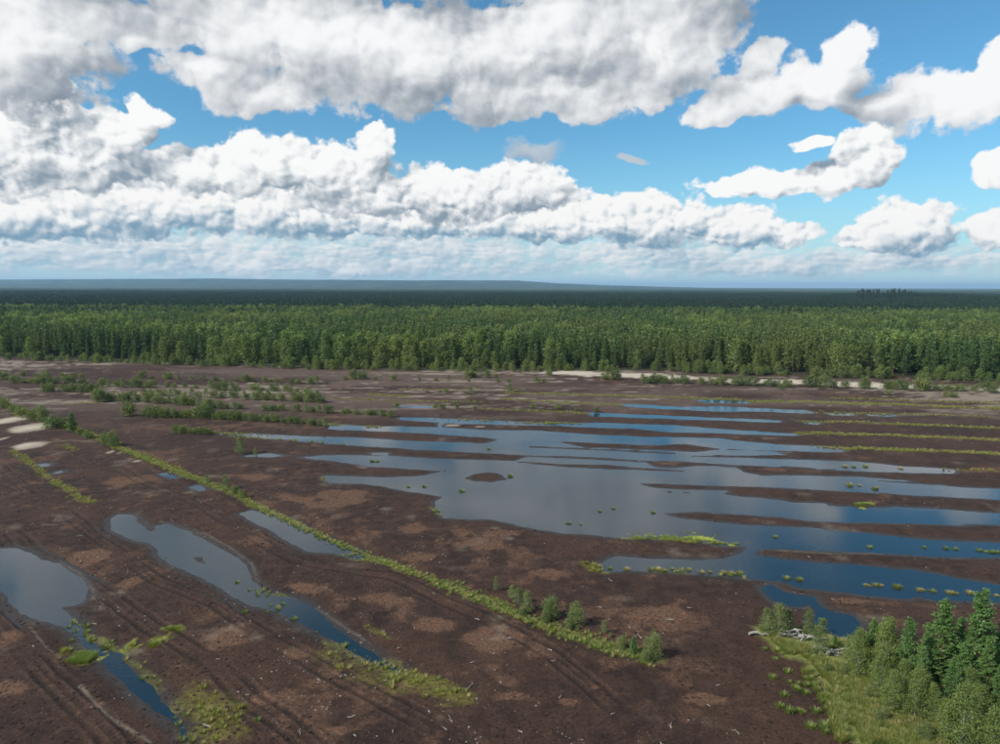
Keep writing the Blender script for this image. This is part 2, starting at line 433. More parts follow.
# sandy haul road in front of the forest edge, right half
ROAD = gp([(560, 373.5), (600, 374.5), (666, 378), (740, 381), (800, 383.5), (880, 386), (966, 390), (1060, 395), (1200, 402)])
DRY = [(380, 600, 38, 9), (440, 628, 34, 9), (487, 641, 46, 15), (345, 733, 26, 9), (10, 640, 26, 12), (15, 690, 42, 12), (225, 641, 38, 15), (595, 690, 26, 9), (570, 704, 26, 8), (480, 545, 60, 15), (565, 575, 45, 10), (415, 560, 36, 9),
       (645, 618, 50, 14), (150, 480, 50, 9), (250, 480, 40, 7), (700, 700, 30, 10), (90, 560, 30, 10), (330, 500, 50, 10), (300, 655, 30, 10), (130, 585, 20, 8), (850, 602, 30, 4), (420, 530, 40, 8), (300, 590, 30, 10), (520, 700, 30, 9), (260, 700, 20, 8)]
MOSS = [gp(p) for p in [
    [(180, 690), (200, 688), (215, 700), (232, 712), (243, 728), (238, 750), (190, 750), (186, 728), (176, 715)],
    [(62, 652), (78, 648), (84, 655), (72, 660)], [(330, 640), (352, 652), (380, 660), (398, 670), (420, 680), (450, 690), (468, 702), (450, 704), (420, 700), (396, 690), (370, 682), (345, 668)],
    [(600, 374), (602, 375)] + [(601, 376)],
]]
BRIGHT_MOSS = [gp(p) for p in [
    [(620, 537.2), (640, 535), (680, 535.3), (684, 533.6), (702, 533.8), (714, 535.6), (726, 541), (750, 544.4), (715, 543.6), (690, 541), (660, 538.6)],
    [(856, 505.6), (870, 504.6), (882, 505.4), (880, 508), (862, 507.6)], [(72, 660), (80, 656), (97, 654), (98, 657), (88, 661), (75, 664)],
    [(130, 648), (150, 637), (174, 630), (177, 634), (155, 644), (135, 651)],
]]
GRASS_FIELD = gp([(748, 628), (762, 644), (781, 661), (802, 666), (813, 681), (825, 694), (841, 714), (842, 729), (850, 745), (858, 775), (1180, 790), (1180, 690), (1030, 640), (960, 652), (900, 655), (860, 648), (838, 645), (812, 640), (785, 633), (766, 627)])
STRIPES = [(gp(p), w, d) for p, w, d in [   # yellow-green rows on the old drains: line, half width (m), density
    ([(540, 394), (600, 396), (690, 398.5), (740, 400)], 1.6, 1.0), ([(745, 401.5), (760, 402), (812, 403), (860, 404.6), (904, 405.6), (946, 407.5), (1000, 409), (1100, 414)], 2.0, 1.3),
    ([(580, 404), (645, 406)], 1.6, 0.9), ([(807, 412.5), (860, 414), (904, 415), (1000, 418)], 1.5, 0.5), ([(802, 422), (840, 422.8), (896, 425), (953, 427), (1000, 429), (1100, 434)], 1.4, 0.9),
    ([(797, 433.6), (840, 435), (888, 435.8), (920, 437.7), (969, 439.2), (1000, 441), (1100, 446)], 1.5, 1.1), ([(810, 447), (840, 448.6), (896, 451), (945, 452), (1000, 454.8), (1100, 460)], 1.5, 1.3),
    ([(840, 466), (890, 468), (955, 470.4), (993, 472)], 1.0, 0.45), ([(896, 488), (925, 489), (959, 491)], 0.9, 0.8), ([(944, 516.6), (975, 518), (1000, 519.5), (1060, 522)], 0.8, 1.2),
    ([(368, 395), (408, 397)], 1.6, 1.0), ([(501, 400), (535, 402), (580, 404)], 1.6, 0.8), ([(540, 394.6), (505, 393.6)], 1.4, 0.8), ([(381, 429), (405, 430), (428, 431)], 1.3, 1.3), ([(433, 431), (457, 432.4)], 1.2, 1.0),
    ([(350, 443), (375, 444.2), (397, 445)], 1.1, 1.3), ([(430, 419.4), (470, 420.6), (520, 423), (560, 424)], 1.2, 0.9), ([(215, 433), (250, 435), (290, 438), (300, 439.6)], 1.1, 0.9), ([(230, 438), (280, 440), (380, 446)], 0.9, 0.4),
    ([(325, 424.4), (350, 426), (380, 428)], 1.4, 0.8), ([(300, 412), (340, 413.5), (390, 416)], 1.4, 0.4), ([(480, 410), (520, 411.5), (590, 414.5), (620, 415)], 1.4, 0.7), ([(540, 423), (600, 424.6)], 1.2, 0.7),
    ([(60, 446), (70, 448), (75, 452)], 1.2, 0.3), ([(1000, 404), (870, 400), (830, 399)], 2.0, 0.4), ([(330, 400), (420, 402), (480, 403)], 1.5, 0.35), ([(400, 390), (470, 391), (520, 392)], 1.5, 0.3),
    ([(12, 452), (22, 459), (38, 468), (46, 476), (56, 484), (68, 490), (82, 500), (95, 504)], 0.9, 0.8), ([(73, 405), (90, 404)], 1.5, 0.5),
    ([(335, 645), (360, 656), (392, 674)], 0.8, 0.8), ([(382, 668), (405, 679), (430, 688), (445, 694), (466, 702)], 1.3, 2.2), ([(330, 655), (360, 672), (400, 690)], 1.3, 0.5),
    ([(366, 628), (378, 634), (390, 640)], 0.5, 0.6), ([(255, 592), (285, 598)], 0.7, 0.7), ([(268, 604), (292, 615)], 0.7, 0.6), ([(190, 700), (215, 715), (235, 735)], 1.8, 0.7), ([(120, 655), (140, 668), (160, 690)], 0.6, 0.5),
    ([(100, 640), (120, 652)], 0.5, 1.0), ([(72, 622), (84, 634), (92, 641)], 0.6, 1.0), ([(585, 565), (592, 569), (603, 571)], 1.0, 2.0), ([(645, 570), (665, 571), (690, 573)], 0.7, 1.4), ([(716, 574), (745, 577)], 0.7, 1.2),
    ([(429, 507), (436, 511), (441, 515)], 0.7, 1.3), ([(345, 553), (357, 560), (380, 561)], 1.0, 0.9), ([(325, 478), (326, 480)], 0.8, 1.0),
]]

def ellipses(X, Y, spots):
    out = np.zeros(X.shape)
    for (px, py, rx, ry) in spots:
        cx, cy = G(px, py); ex, ey = G(px + rx, py); fx, fy = G(px, py - ry)
        a = math.hypot(ex - cx, ey - cy); b = math.hypot(fx - cx, fy - cy)
        out = np.maximum(out, 1 - np.sqrt(((X - cx) / a) ** 2 + ((Y - cy) / b) ** 2))
    return out

FE_Y = FOREST_EDGE[np.argsort(FOREST_EDGE[:, 0])]
def edge_y(x):
    return np.interp(x, FE_Y[:, 0], FE_Y[:, 1])

def terrain(X, Y, full=True):
    """height of the bog and the masks that colour it"""
    X = np.asarray(X, float); Y = np.asarray(Y, float)
    w = np.full(X.shape, -14.0)
    for p in WATER:
        w = np.maximum(w, sdf(X, Y, p))
    isl = np.full(X.shape, -14.0)
    for p in ISLANDS:
        isl = np.maximum(isl, sdf(X, Y, p))
    w = np.minimum(w, -isl)
    far = sstep(Y, 90, 260)
    w = w + fbm(X, Y, 5.0, 4, 3) * (0.6 + 1.6 * far) + fbm(X, Y, 1.2, 3, 9) * (0.45 + 0.55 * far) + 0.12 * (1 - far)
    base = 0.32 + fbm(X, Y, 26.0, 4, 21) * 0.36 + fbm(X, Y, 1.6, 3, 5) * 0.05
    z = np.minimum(base, np.where(w < 0, -w * 0.075, -w * 0.12))
    z = np.maximum(z, -0.45)
    rut = np.zeros(X.shape); tread = np.zeros(X.shape)
    for pts, gauge in TRACKS:
        d, s = line_dist(X, Y, pts, 5.0)
        s = s + fbm(X, Y, 9.0, 2, 31) * 0.7
        for off in (-gauge / 2, gauge / 2):
            q = np.abs(s - off)
            m = np.where(d < 4, 1, 0)
            rut = np.maximum(rut, m * sstep(q, 0.34, 0.14))
            tread = np.maximum(tread, m * sstep(np.abs(q - 0.55), 0.28, 0.0))
    rutn = sstep(fbm(X, Y, 14, 2, 77), -0.35, 0.05)
    rut *= rutn; tread *= rutn
    dry_land = sstep(z, 0.02, 0.14)
    z = z - 0.11 * rut * dry_land + 0.07 * tread * dry_land
    dd, _ = line_dist(X, Y, DITCH, 8.0)
    ditch = sstep(dd + fbm(X, Y, 2.0, 3, 83) * 1.6, 1.25, 0.35)
    z = z - 0.12 * sstep(dd, 1.1, 0.2) * dry_land + 0.16 * sstep(np.abs(dd - 2.6), 1.2, 0.1) * dry_land
    ey = edge_y(X)
    forest = sstep(Y - ey, -4, 6)
    z = z * (1 - forest) + (0.5 + fbm(X, Y, 60, 2, 8) * 0.5) * forest
    # low rise carrying the cloud-shaded spruces on the right, far away
    hx, hy = 980.0, 1650.0
    z = z + 13.0 * np.exp(-(((X - hx) / 190) ** 2 + ((Y - hy) / 220) ** 2))
    gf = sdf(X, Y, GRASS_FIELD)
    z = z + 0.5 * sstep(gf, -1.5, 5)
    if not full:
        return z, w
    wet = sstep(z, 0.16, 0.015)
    pale = np.zeros(X.shape)
    for pts, hw in PALE_LINES:
        d, _ = line_dist(X, Y, pts, 4.0)
        pale = np.maximum(pale, sstep(d + fbm(X, Y, 0.9, 3, 51) * 0.7 * hw, hw * 0.9, hw * 0.1) * 0.36)
    pale = np.maximum(pale, sstep(ellipses(X, Y, PALE_SPOTS) + fbm(X, Y, 5, 4, 6) * 0.7, 0.12, 0.5))
    d, _ = line_dist(X, Y, ROAD, 14.0)
    sand = (d < 13.5) * sstep(d + fbm(X, Y, 9, 4, 19, .6) * 16 + fbm(X * .4, Y, 5, 3, 20) * 8, 9.5, 4.0)
    sand = np.maximum(sand, sstep(ellipses(X, Y, PALE_SPOTS[:3]) + fbm(X, Y, 4, 4, 16) * 0.8, 0.25, 0.9) * 0.75)
    # bleached crust on the far part of the fields
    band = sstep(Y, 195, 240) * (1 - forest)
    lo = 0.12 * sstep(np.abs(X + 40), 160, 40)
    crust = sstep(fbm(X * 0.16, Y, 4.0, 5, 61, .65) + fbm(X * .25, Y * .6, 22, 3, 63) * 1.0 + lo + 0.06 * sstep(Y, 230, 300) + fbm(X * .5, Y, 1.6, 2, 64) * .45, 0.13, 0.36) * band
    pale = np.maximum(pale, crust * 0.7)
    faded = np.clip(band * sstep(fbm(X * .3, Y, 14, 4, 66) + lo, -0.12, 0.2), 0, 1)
    dry = np.maximum(0, ellipses(X, Y, DRY))
    dry = sstep(dry * 0.8 + fbm(X, Y, 5.5, 5, 41, .6) * 1.5, 0.16, 0.60) + 0.55 * sstep(fbm(X, Y, 16, 4, 43) + fbm(X, Y, 3.0, 3, 44) * .7, 0.12, 0.36)
    dry = np.clip(dry, 0, 1) * (1 - wet)
    moss = np.zeros(X.shape)
    for p in MOSS:
        moss = np.maximum(moss, sstep(sdf(X, Y, p, 5) + fbm(X, Y, 1.6, 4, 71) * 3.0, -0.2, 1.0) * 0.8)
    for pts, hw, dn in STRIPES:
        d, _ = line_dist(X, Y, pts, 7.0)
        moss = np.maximum(moss, min(1, dn * .95) * sstep(d + fbm(X, Y, 2.2, 3, 73) * 2.2 * hw, hw * 1.35, hw * 0.4))
    bright = np.zeros(X.shape)
    for p in BRIGHT_MOSS:
        bright = np.maximum(bright, sstep(sdf(X, Y, p, 5) + fbm(X, Y, 1.3, 3, 75) * 1.4, -0.1, 0.6))
    grass = np.maximum(ditch * 0.8, sstep(gf + fbm(X, Y, 2.5, 3, 78) * 2.0, -0.6, 0.6))
    for p in BRIGHT_MOSS:
        z = z + 0.0
    z = np.where(bright > 0.3, np.maximum(z, 0.04 + 0.05 * bright), z)
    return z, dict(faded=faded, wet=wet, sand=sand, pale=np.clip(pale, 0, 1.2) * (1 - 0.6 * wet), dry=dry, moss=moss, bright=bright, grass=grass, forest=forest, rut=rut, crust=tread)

# ------------------------------------------------------------------ ground, one sheet from under the camera to the horizon
def m_ground():
    m, N, out = material('peat_ground')
    pos = N.n('ShaderNodeNewGeometry').outputs['Position']
    def att(n):
        a = N.n('ShaderNodeAttribute', attribute_name=n)
        return a.outputs['Fac']
    big = N.noise(pos, 0.055, 5.0, 0.6)
    mid = N.noise(pos, 0.45, 5.0, 0.62)
    fine = N.noise(pos, 2.6, 4.0, 0.65)
    c = N.mix(N.ramp(mid, 0.30, 0.72), (0.0200, 0.0108, 0.0074), (0.053, 0.0280, 0.0185))
    c = N.mix(N.ramp(big, 0.40, 0.66, 0.0, 0.6), c, (0.064, 0.032, 0.020))
    c = N.mix(N.m('MULTIPLY', N.ramp(N.m('ADD', att('dry'), N.m('MULTIPLY', N.m('SUBTRACT', N.noise(pos, 0.8, 5.0, 0.68), 0.5), 1.5)), 0.05, 1.05), N.ramp(fine, 0.30, 0.62, 0.35, 0.95)), c, (0.135, 0.071, 0.041))
    c = N.mix(N.m('MULTIPLY', att('rut'), 0.5), c, (0.016, 0.011, 0.009))
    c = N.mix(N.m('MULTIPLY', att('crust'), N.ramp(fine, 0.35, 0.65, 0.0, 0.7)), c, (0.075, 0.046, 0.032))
    grain = N.ramp(N.noise(pos, 2.9, 4.0, 0.75), 0.30, 0.70, 0.45, 1.6, smooth=False)
    gs = N.v('SCALE', c); N.put(gs.node.inputs['Scale'], grain); c = gs
    # wet mud: greyer and darker
    wet = att('wet')
    c = N.mix(N.m('MULTIPLY', wet, 0.75), c, N.mix(N.ramp(fine, .3, .7), (0.020, 0.0165, 0.0145), (0.044, 0.036, 0.031)))
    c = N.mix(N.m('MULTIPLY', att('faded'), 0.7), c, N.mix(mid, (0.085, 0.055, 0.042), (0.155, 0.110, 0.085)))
    pale = N.m('MULTIPLY', att('pale'), N.ramp(fine, 0.25, 0.6, 0.55, 1.0), clamp=True)
    c = N.mix(pale, c, N.mix(mid, (0.24, 0.19, 0.14), (0.38, 0.32, 0.245)))
    c = N.mix(N.m('MULTIPLY', att('sand'), N.ramp(fine, 0.25, 0.55, 0.7, 1.0), clamp=True), c, N.mix(mid, (0.42, 0.355, 0.265), (0.58, 0.50, 0.395)))
    # splinters of old wood and root chips
    vo = N.n('ShaderNodeTexVoronoi', feature='F1')
    N.put(vo.inputs['Vector'], pos); vo.inputs['Scale'].default_value = 1.15
    chip = N.m('MULTIPLY', N.ramp(vo.outputs['Distance'], 0.11, 0.05), N.ramp(N.noise(pos, 0.11, 3.0, 0.6), 0.48, 0.62))
    sep = N.n('ShaderNodeSeparateColor'); N.put(sep.inputs[0], vo.outputs['Color'])
    chip = N.m('MULTIPLY', chip, N.ramp(sep.outputs[0], 0.55, 0.7))
    c = N.mix(N.m('MULTIPLY', chip, 0.8), c, (0.36, 0.31, 0.25))
    c = N.mix(N.m('MULTIPLY', att('moss'), N.ramp(fine, 0.32, 0.60, 0.1, 0.95)), c, N.mix(N.ramp(mid, .35, .65), (0.115, 0.095, 0.020), (0.165, 0.165, 0.030)))
    c = N.mix(att('bright'), c, N.mix(N.ramp(fine, .3, .7), (0.22, 0.26, 0.030), (0.36, 0.38, 0.045)))
    c = N.mix(att('grass'), c, N.mix(N.ramp(fine, .3, .7), (0.095, 0.105, 0.030), (0.19, 0.21, 0.055)))
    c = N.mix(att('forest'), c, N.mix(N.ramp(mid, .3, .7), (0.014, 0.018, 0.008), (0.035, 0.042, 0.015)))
    bump = N.n('ShaderNodeBump')
    bump.inputs['Strength'].default_value = 0.55
    bump.inputs['Distance'].default_value = 0.22
    N.put(bump.inputs['Height'], N.m('ADD', fine, N.m('MULTIPLY', N.noise(pos, 0.9, 6.0, 0.7), 1.6)))
    rough = N.ramp(wet, 0.2, 1.0, 0.95, 0.45)
    principled(N, out, c, rough, 0.25, bump.outputs[0])
    return m

def build_ground():
    ypx = np.arange(358.0, 770.0, 0.95)
    near = CAM_H / np.tan(PITCH + np.arctan((ypx - 372.0) / FPX))
    rows = np.unique(np.concatenate([np.linspace(12, near.min() - .5, 40), near, np.geomspace(near.max() * 1.02, 30000, 70)]))
    t = np.linspace(-1.12, 1.12, 1060)
    YY, TT = np.meshgrid(rows, t, indexing='ij')
    XX = (YY + 25) * TT
    z, A = terrain(XX.ravel(), YY.ravel())
    V = np.stack([XX.ravel(), YY.ravel(), z], 1)
    nr, nc = XX.shape
    i = np.arange(nr - 1)[:, None] * nc + np.arange(nc - 1)[None, :]
    F = np.stack([i, i + 1, i + 1 + nc, i + nc], -1).reshape(-1, 4)
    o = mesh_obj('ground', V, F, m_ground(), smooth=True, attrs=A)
    tag(o, 'dark brown peat ground of the cut-over bog reaching to the horizon', kind='structure')

def build_water():
    m, N, out = material('bog_water')
    pos = N.n('ShaderNodeNewGeometry').outputs['Position']
    p2 = N.v('MULTIPLY', pos, (0.8, 1.3, 1.0))
    bump = N.n('ShaderNodeBump')
    bump.inputs['Strength'].default_value = 0.38
    bump.inputs['Distance'].default_value = 0.05
    calm = N.ramp(N.noise(pos, 0.035, 3.0, 0.5), 0.38, 0.62, 0.25, 1.0)
    N.put(bump.inputs['Height'], N.m('MULTIPLY', N.noise(p2, 2.2, 3.0, 0.55), calm))
    principled(N, out, (0.010, 0.024, 0.034), 0.07, 0.5, bump.outputs[0], IOR=1.42)
    xs = np.linspace(-260, 420, 41); ys = np.linspace(14, 330, 21)
    X, Y = np.meshgrid(xs, ys)
    V = np.stack([X.ravel(), Y.ravel(), np.zeros(X.size)], 1)
    i = np.arange(20)[:, None] * 41 + np.arange(40)[None, :]
    F = np.stack([i, i + 1, i + 42, i + 41], -1).reshape(-1, 4)
    o = mesh_obj('water', V, F, m)
    tag(o, 'shallow still water standing in the channels and ponds of the bog', kind='structure')

build_ground()
build_water()

# ------------------------------------------------------------------ plant materials
def m_leaf(name, c1, c2, c3=None, trans=0.35, patch=0.0, rough=0.6):
    m, N, out = material(name)
    rnd = N.n('ShaderNodeObjectInfo').outputs['Random']
    pos = N.n('ShaderNodeNewGeometry')
    c = N.mix(rnd, c1, c2)
    if c3 is not None:
        c = N.mix(N.ramp(N.noise(N.n('ShaderNodeObjectInfo').outputs['Location'], 0.012, 3.0, 0.6), 0.42, 0.62, 0.0, patch), c, c3)
    ri = N.ramp(pos.outputs['Random Per Island'], 0.0, 1.0, 0.62, 1.4, smooth=False)
    vm = N.v('SCALE', c); N.put(vm.node.inputs['Scale'], ri)
    d = N.n('ShaderNodeBsdfDiffuse'); N.put(d.inputs[0], vm)
    g = N.n('ShaderNodeBsdfGlossy'); g.inputs['Roughness'].default_value = 0.5; g.inputs[0].default_value = (1, 1, 1, 1)
    t = N.n('ShaderNodeBsdfTranslucent')
    tv = N.v('MULTIPLY', vm, (1.25, 1.35, 0.6)); N.put(t.inputs[0], tv)
    mx = N.n('ShaderNodeMixShader'); mx.inputs[0].default_value = trans
    N.t.links.new(d.outputs[0], mx.inputs[1]); N.t.links.new(t.outputs[0], mx.inputs[2])
    mg = N.n('ShaderNodeMixShader'); mg.inputs[0].default_value = 0.025
    N.t.links.new(mx.outputs[0], mg.inputs[1]); N.t.links.new(g.outputs[0], mg.inputs[2])
    N.t.links.new(mg.outputs[0], out.inputs[0])
    return m

def m_bark(name, c1, c2, scale=3.0):
    m, N, out = material(name)
    pos = N.n('ShaderNodeTexCoord').outputs['Object']
    c = N.mix(N.ramp(N.noise(pos, scale, 4.0, 0.6), 0.35, 0.62), c1, c2)
    principled(N, out, c, 0.85, 0.2)
    return m

L_PINE = m_leaf('pine_needles', (0.052, 0.102, 0.030), (0.105, 0.165, 0.042), (0.185, 0.200, 0.050), 0.20, 0.6)
L_PINE2 = m_leaf('young_pine_needles', (0.085, 0.165, 0.045), (0.130, 0.215, 0.055), None, 0.25)
L_BIRCH = m_leaf('birch_leaves', (0.135, 0.195, 0.050), (0.205, 0.260, 0.070), (0.22, 0.23, 0.06), 0.35, 0.4)
L_WILLOW = m_leaf('willow_leaves', (0.150, 0.190, 0.065), (0.210, 0.240, 0.085), None, 0.34)
L_SHRUB = m_leaf('shrub_leaves', (0.090, 0.135, 0.040), (0.180, 0.205, 0.055), None, 0.32)
L_SPRUCE_SHADED = m_leaf('cloud_shaded_spruce_needles', (0.011, 0.034, 0.015), (0.020, 0.054, 0.020), (0.036, 0.062, 0.020), 0.10, 0.5)  # needle colour darkened to stand for cloud shadow on the far forest
L_GRASS = m_leaf('sedge_blades', (0.20, 0.215, 0.050), (0.30, 0.29, 0.070), None, 0.35)
L_GRASS2 = m_leaf('green_grass_blades', (0.160, 0.215, 0.050), (0.240, 0.280, 0.068), None, 0.35)
L_STRAW = m_leaf('straw_blades', (0.32, 0.27, 0.105), (0.42, 0.36, 0.15), None, 0.3)
L_YELLOW = m_leaf('yellow_sphagnum_blades', (0.28, 0.27, 0.045), (0.40, 0.38, 0.055), None, 0.3)
B_PINE = m_bark('pine_bark', (0.16, 0.085, 0.05), (0.075, 0.055, 0.045))
B_BIRCH = m_bark('birch_bark', (0.50, 0.49, 0.46), (0.12, 0.11, 0.10), 6.0)
B_DARK = m_bark('grey_bark', (0.075, 0.065, 0.055), (0.12, 0.10, 0.085))
B_DEAD = m_bark('bleached_wood', (0.42, 0.40, 0.36), (0.24, 0.22, 0.19), 5.0)

def rdirs(r, n):
    v = r.normal(size=(n, 3))
    return v / np.linalg.norm(v, axis=1, keepdims=True)

def leaf_tris(r, centers, size, flat=0.0, jitter=0.0):
    """one small leaf-shaped triangle at every centre"""
    n = len(centers)
    a = rdirs(r, n); a[:, 2] *= (1 - flat)
    b = rdirs(r, n)
    b = b - (a * b).sum(1, keepdims=True) * a / np.maximum((a * a).sum(1, keepdims=True), 1e-6)
    b /= np.maximum(np.linalg.norm(b, axis=1, keepdims=True), 1e-6)
    s = size * r.uniform(0.6, 1.3, (n, 1))
    v0 = centers - a * s * 0.5 - b * s * 0.32
    v1 = centers - a * s * 0.25 + b * s * 0.36
    v2 = centers + a * s * 0.65
    V = np.stack([v0, v1, v2], 1).reshape(-1, 3)
    return V, np.arange(n * 3).reshape(-1, 3)

def tube(path, radii, sides=5):
    path = np.asarray(path, float); n = len(path)
    V = []; F = []
    for i in range(n):
        t = path[min(i + 1, n - 1)] - path[max(i - 1, 0)]
        t = t / (np.linalg.norm(t) + 1e-9)
        u = np.cross(t, (0.31, 0.95, 0.05)); u /= np.linalg.norm(u) + 1e-9
        w = np.cross(t, u)
        for k in range(sides):
            a = 2 * math.pi * k / sides
            V.append(path[i] + radii[i] * (math.cos(a) * u + math.sin(a) * w))
    for i in range(n - 1):
        for k in range(sides):
            k2 = (k + 1) % sides
            F.append((i * sides + k, i * sides + k2, (i + 1) * sides + k2)); F.append((i * sides + k, (i + 1) * sides + k2, (i + 1) * sides + k))
    tip = (n - 1) * sides
    for k in range(1, sides - 1):
        F.append((tip, tip + k, tip + k + 1))
    return np.array(V), np.array(F)

def join(parts):
    V = []; F = []; o = 0
    for v, f in parts:
        V.append(v); F.append(f + o); o += len(v)
    return np.concatenate(V), np.concatenate(F)

def conifer(seed, h, r0, leaf, nwh, nbr, ncl, k, bare=0.18, power=0.85, up=0.25, branches=True, sides=6):
    """trunk and needle crown of a pine or spruce with its foot at the origin"""
    r = np.random.default_rng(seed)
    lean = r.normal(0, 0.012 * h, 2)
    us = np.linspace(0, 1, 7)
    axis = lambda u: np.stack([lean[0] * u ** 1.5, lean[1] * u ** 1.5, h * u], -1)
    tr = [tube(axis(us), 0.016 * h * (1 - us) + 0.006 * h * .3, sides)]
    C = []
    for wi in range(nwh):
        u = bare + (1 - bare) * (wi + r.uniform(0.1, 0.9)) / nwh
        q = (u - bare) / (1 - bare)
        R = r0 * (1 - q) ** power * min(1.0, 0.55 + q * 2.2) * r.uniform(0.75, 1.15)
        a0 = r.uniform(0, 6.28)
        for b in range(nbr):
            a = a0 + 6.283 * b / nbr + r.normal(0, 0.25)
            L = R * r.uniform(0.50, 1.25)
            slope = up * (0.3 + q) + r.normal(0, 0.10)
            dirv = np.array([math.cos(a), math.sin(a), slope])
            p0 = axis(np.array(u))
            if branches and L > 0.25 * r0:
                tr.append(tube([p0, p0 + dirv * L * 0.8], [0.0035 * h, 0.001 * h], 3))
            for c in range(max(1, int(ncl * (0.4 + 0.6 * L / r0)))):
                s = r.uniform(0.25, 1.0) ** 0.7
                pc = p0 + dirv * L * s + r.normal(0, 0.07 * r0, 3)
                C.append(pc + r.normal(0, leaf * 0.55, (k, 3)) * (1, 1, 0.6))
    tip = axis(np.array(1.0))
    C.append(tip + r.normal(0, 1, (k * 2, 3)) * (leaf * .35, leaf * .35, leaf * 1.0) - (0, 0, leaf * .7))
    C = np.concatenate(C)
    return join(tr), leaf_tris(r, C, leaf, 0.35)

def broadleaf(seed, h, rx, leaf, ncl, k, bare=0.12, stems=1, top=1.0, trunk_r=0.011):
    """trunk(s) and leafy crown of a birch, willow or shrub"""
    r = np.random.default_rng(seed)
    tr = []; C = []
    for s in range(stems):
        a = 6.283 * s / max(stems, 1) + r.uniform(0, 1); sp = 0.0 if stems == 1 else rx * 0.45
        us = np.linspace(0, 1, 6)
        lean = r.normal(0, 0.04 * h, 2)
        ht = h * (1.0 if stems == 1 else r.uniform(0.62, 1.0))
        ax = np.stack([math.cos(a) * sp * us + lean[0] * us ** 2, math.sin(a) * sp * us + lean[1] * us ** 2, ht * us * 0.97], -1)
        tr.append(tube(ax, trunk_r * h * (1.02 - us) / math.sqrt(stems), 5))
        n = ncl // stems
        for c in range(n):
            q = r.uniform(0, 1) ** 0.85
            u = bare + (1 - bare) * q
            prof = math.sin(math.pi * min(1, (q * 0.86 + 0.14)) ** (0.8 * top)) ** 0.75
            R = rx * (1.0 if stems == 1 else 0.72) * max(prof, 0.12)
            a2 = r.uniform(0, 6.283); rr = R * r.uniform(0.15, 1.0) ** 0.6
            base = np.array([np.interp(u, us, ax[:, 0]), np.interp(u, us, ax[:, 1]), ht * u])
            pc = base + np.array([math.cos(a2) * rr, math.sin(a2) * rr, r.normal(0, 0.03 * h) + 0.12 * rr])
            if c % 4 == 0:
                b0 = np.array([np.interp(u * .8, us, ax[:, 0]), np.interp(u * .8, us, ax[:, 1]), ht * u * 0.8])
                tr.append(tube([b0, pc], [0.0032 * h, 0.0008 * h], 3))
            C.append(pc + r.normal(0, leaf * (1.05 if k < 15 else 1.5), (k, 3)) * (1, 1, 0.8))
    return join(tr), leaf_tris(r, np.concatenate(C), leaf, 0.0)

def kit(builder, leafmat, barkmat, n, seed, *a, **kw):
    """n variants: (trunk mesh, crown mesh)"""
    out = []
    for i in range(n):
        (tv, tf), (cv, cf) = builder(seed + i, *a, **kw)
        t = mesh_obj('trunk', tv, tf, barkmat, smooth=True, link=False)
        c = mesh_obj('crown', cv, cf, leafmat, link=False)
        out.append((t.data, c.data))
    return out

def one_mesh(builder, leafmat, barkmat, name, seed, *a, **kw):
    """trunk and crown in one mesh, for the wood that is one mass"""
    (tv, tf), (cv, cf) = builder(seed, *a, **kw)
    V, F = join([(tv, tf), (cv, cf)])
    return mesh_obj(name, V, F, [barkmat, leafmat], link=False, fmat=np.r_[np.zeros(len(tf)), np.ones(len(cf))])

def ground_z(x, y):
    return float(terrain(np.array([x]), np.array([y]), False)[0][0])

def plant(name, pair, x, y, z, h, href, rot, label, cat, group=None, wide=1.0, names=('trunk', 'crown')):
    e = bpy.data.objects.new(name, None)
    COL.objects.link(e)
    s = h / href
    e.location = (x, y, z); e.rotation_euler = (0, 0, rot); e.scale = (s * wide, s * wide, s)
    tag(e, label, cat, group)
    e.empty_display_size = 0.3
    for nm, me in zip(names, pair):
        c = bpy.data.objects.new(nm, me)
        COL.objects.link(c); c.parent = e
    return e

# near trees, 10 m reference height
K_PINE = kit(conifer, L_PINE2, B_PINE, 4, 100, 10.0, 2.3, 0.21, 21, 6, 8, 14, bare=0.06, power=0.95, up=0.50)
K_BIRCH = kit(broadleaf, L_BIRCH, B_BIRCH, 5, 200, 10.0, 2.1, 0.19, 280, 34, bare=0.08, top=0.85)
K_BIRCHS = kit(broadleaf, L_WILLOW, B_BIRCH, 4, 250, 4.0, 0.85, 0.12, 130, 20, bare=0.05, top=0.85)
K_WILLOW = kit(broadleaf, L_WILLOW, B_DARK, 4, 300, 3.0, 1.35, 0.12, 190, 20, bare=0.04, stems=5, top=0.8)
K_SHRUB = kit(broadleaf, L_SHRUB, B_DARK, 5, 400, 2.0, 1.25, 0.20, 110, 7, bare=0.02, stems=4, top=0.75)
K_SMALLP = kit(conifer, L_PINE2, B_PINE, 3, 150, 3.0, 0.85, 0.16, 12, 6, 6, 8, bare=0.03, power=0.8, up=0.35)
# forest edge, 13 m reference height
K_FPINE = kit(conifer, L_PINE, B_PINE, 6, 500, 13.0, 2.3, 0.50, 17, 6, 4, 6, bare=0.14, power=1.0, up=0.30)
K_FBIRCH = kit(broadleaf, L_BIRCH, B_BIRCH, 5, 600, 11.0, 2.5, 0.55, 150, 9, bare=0.06, top=0.8)
print('kits done')

# ------------------------------------------------------------------ trees and bushes of the foreground
def foot(px, py):
    x, y = G(px, py)
    z = ground_z(x, y)
    x, y = G(px, py, z)
    return x, y, ground_z(x, y)

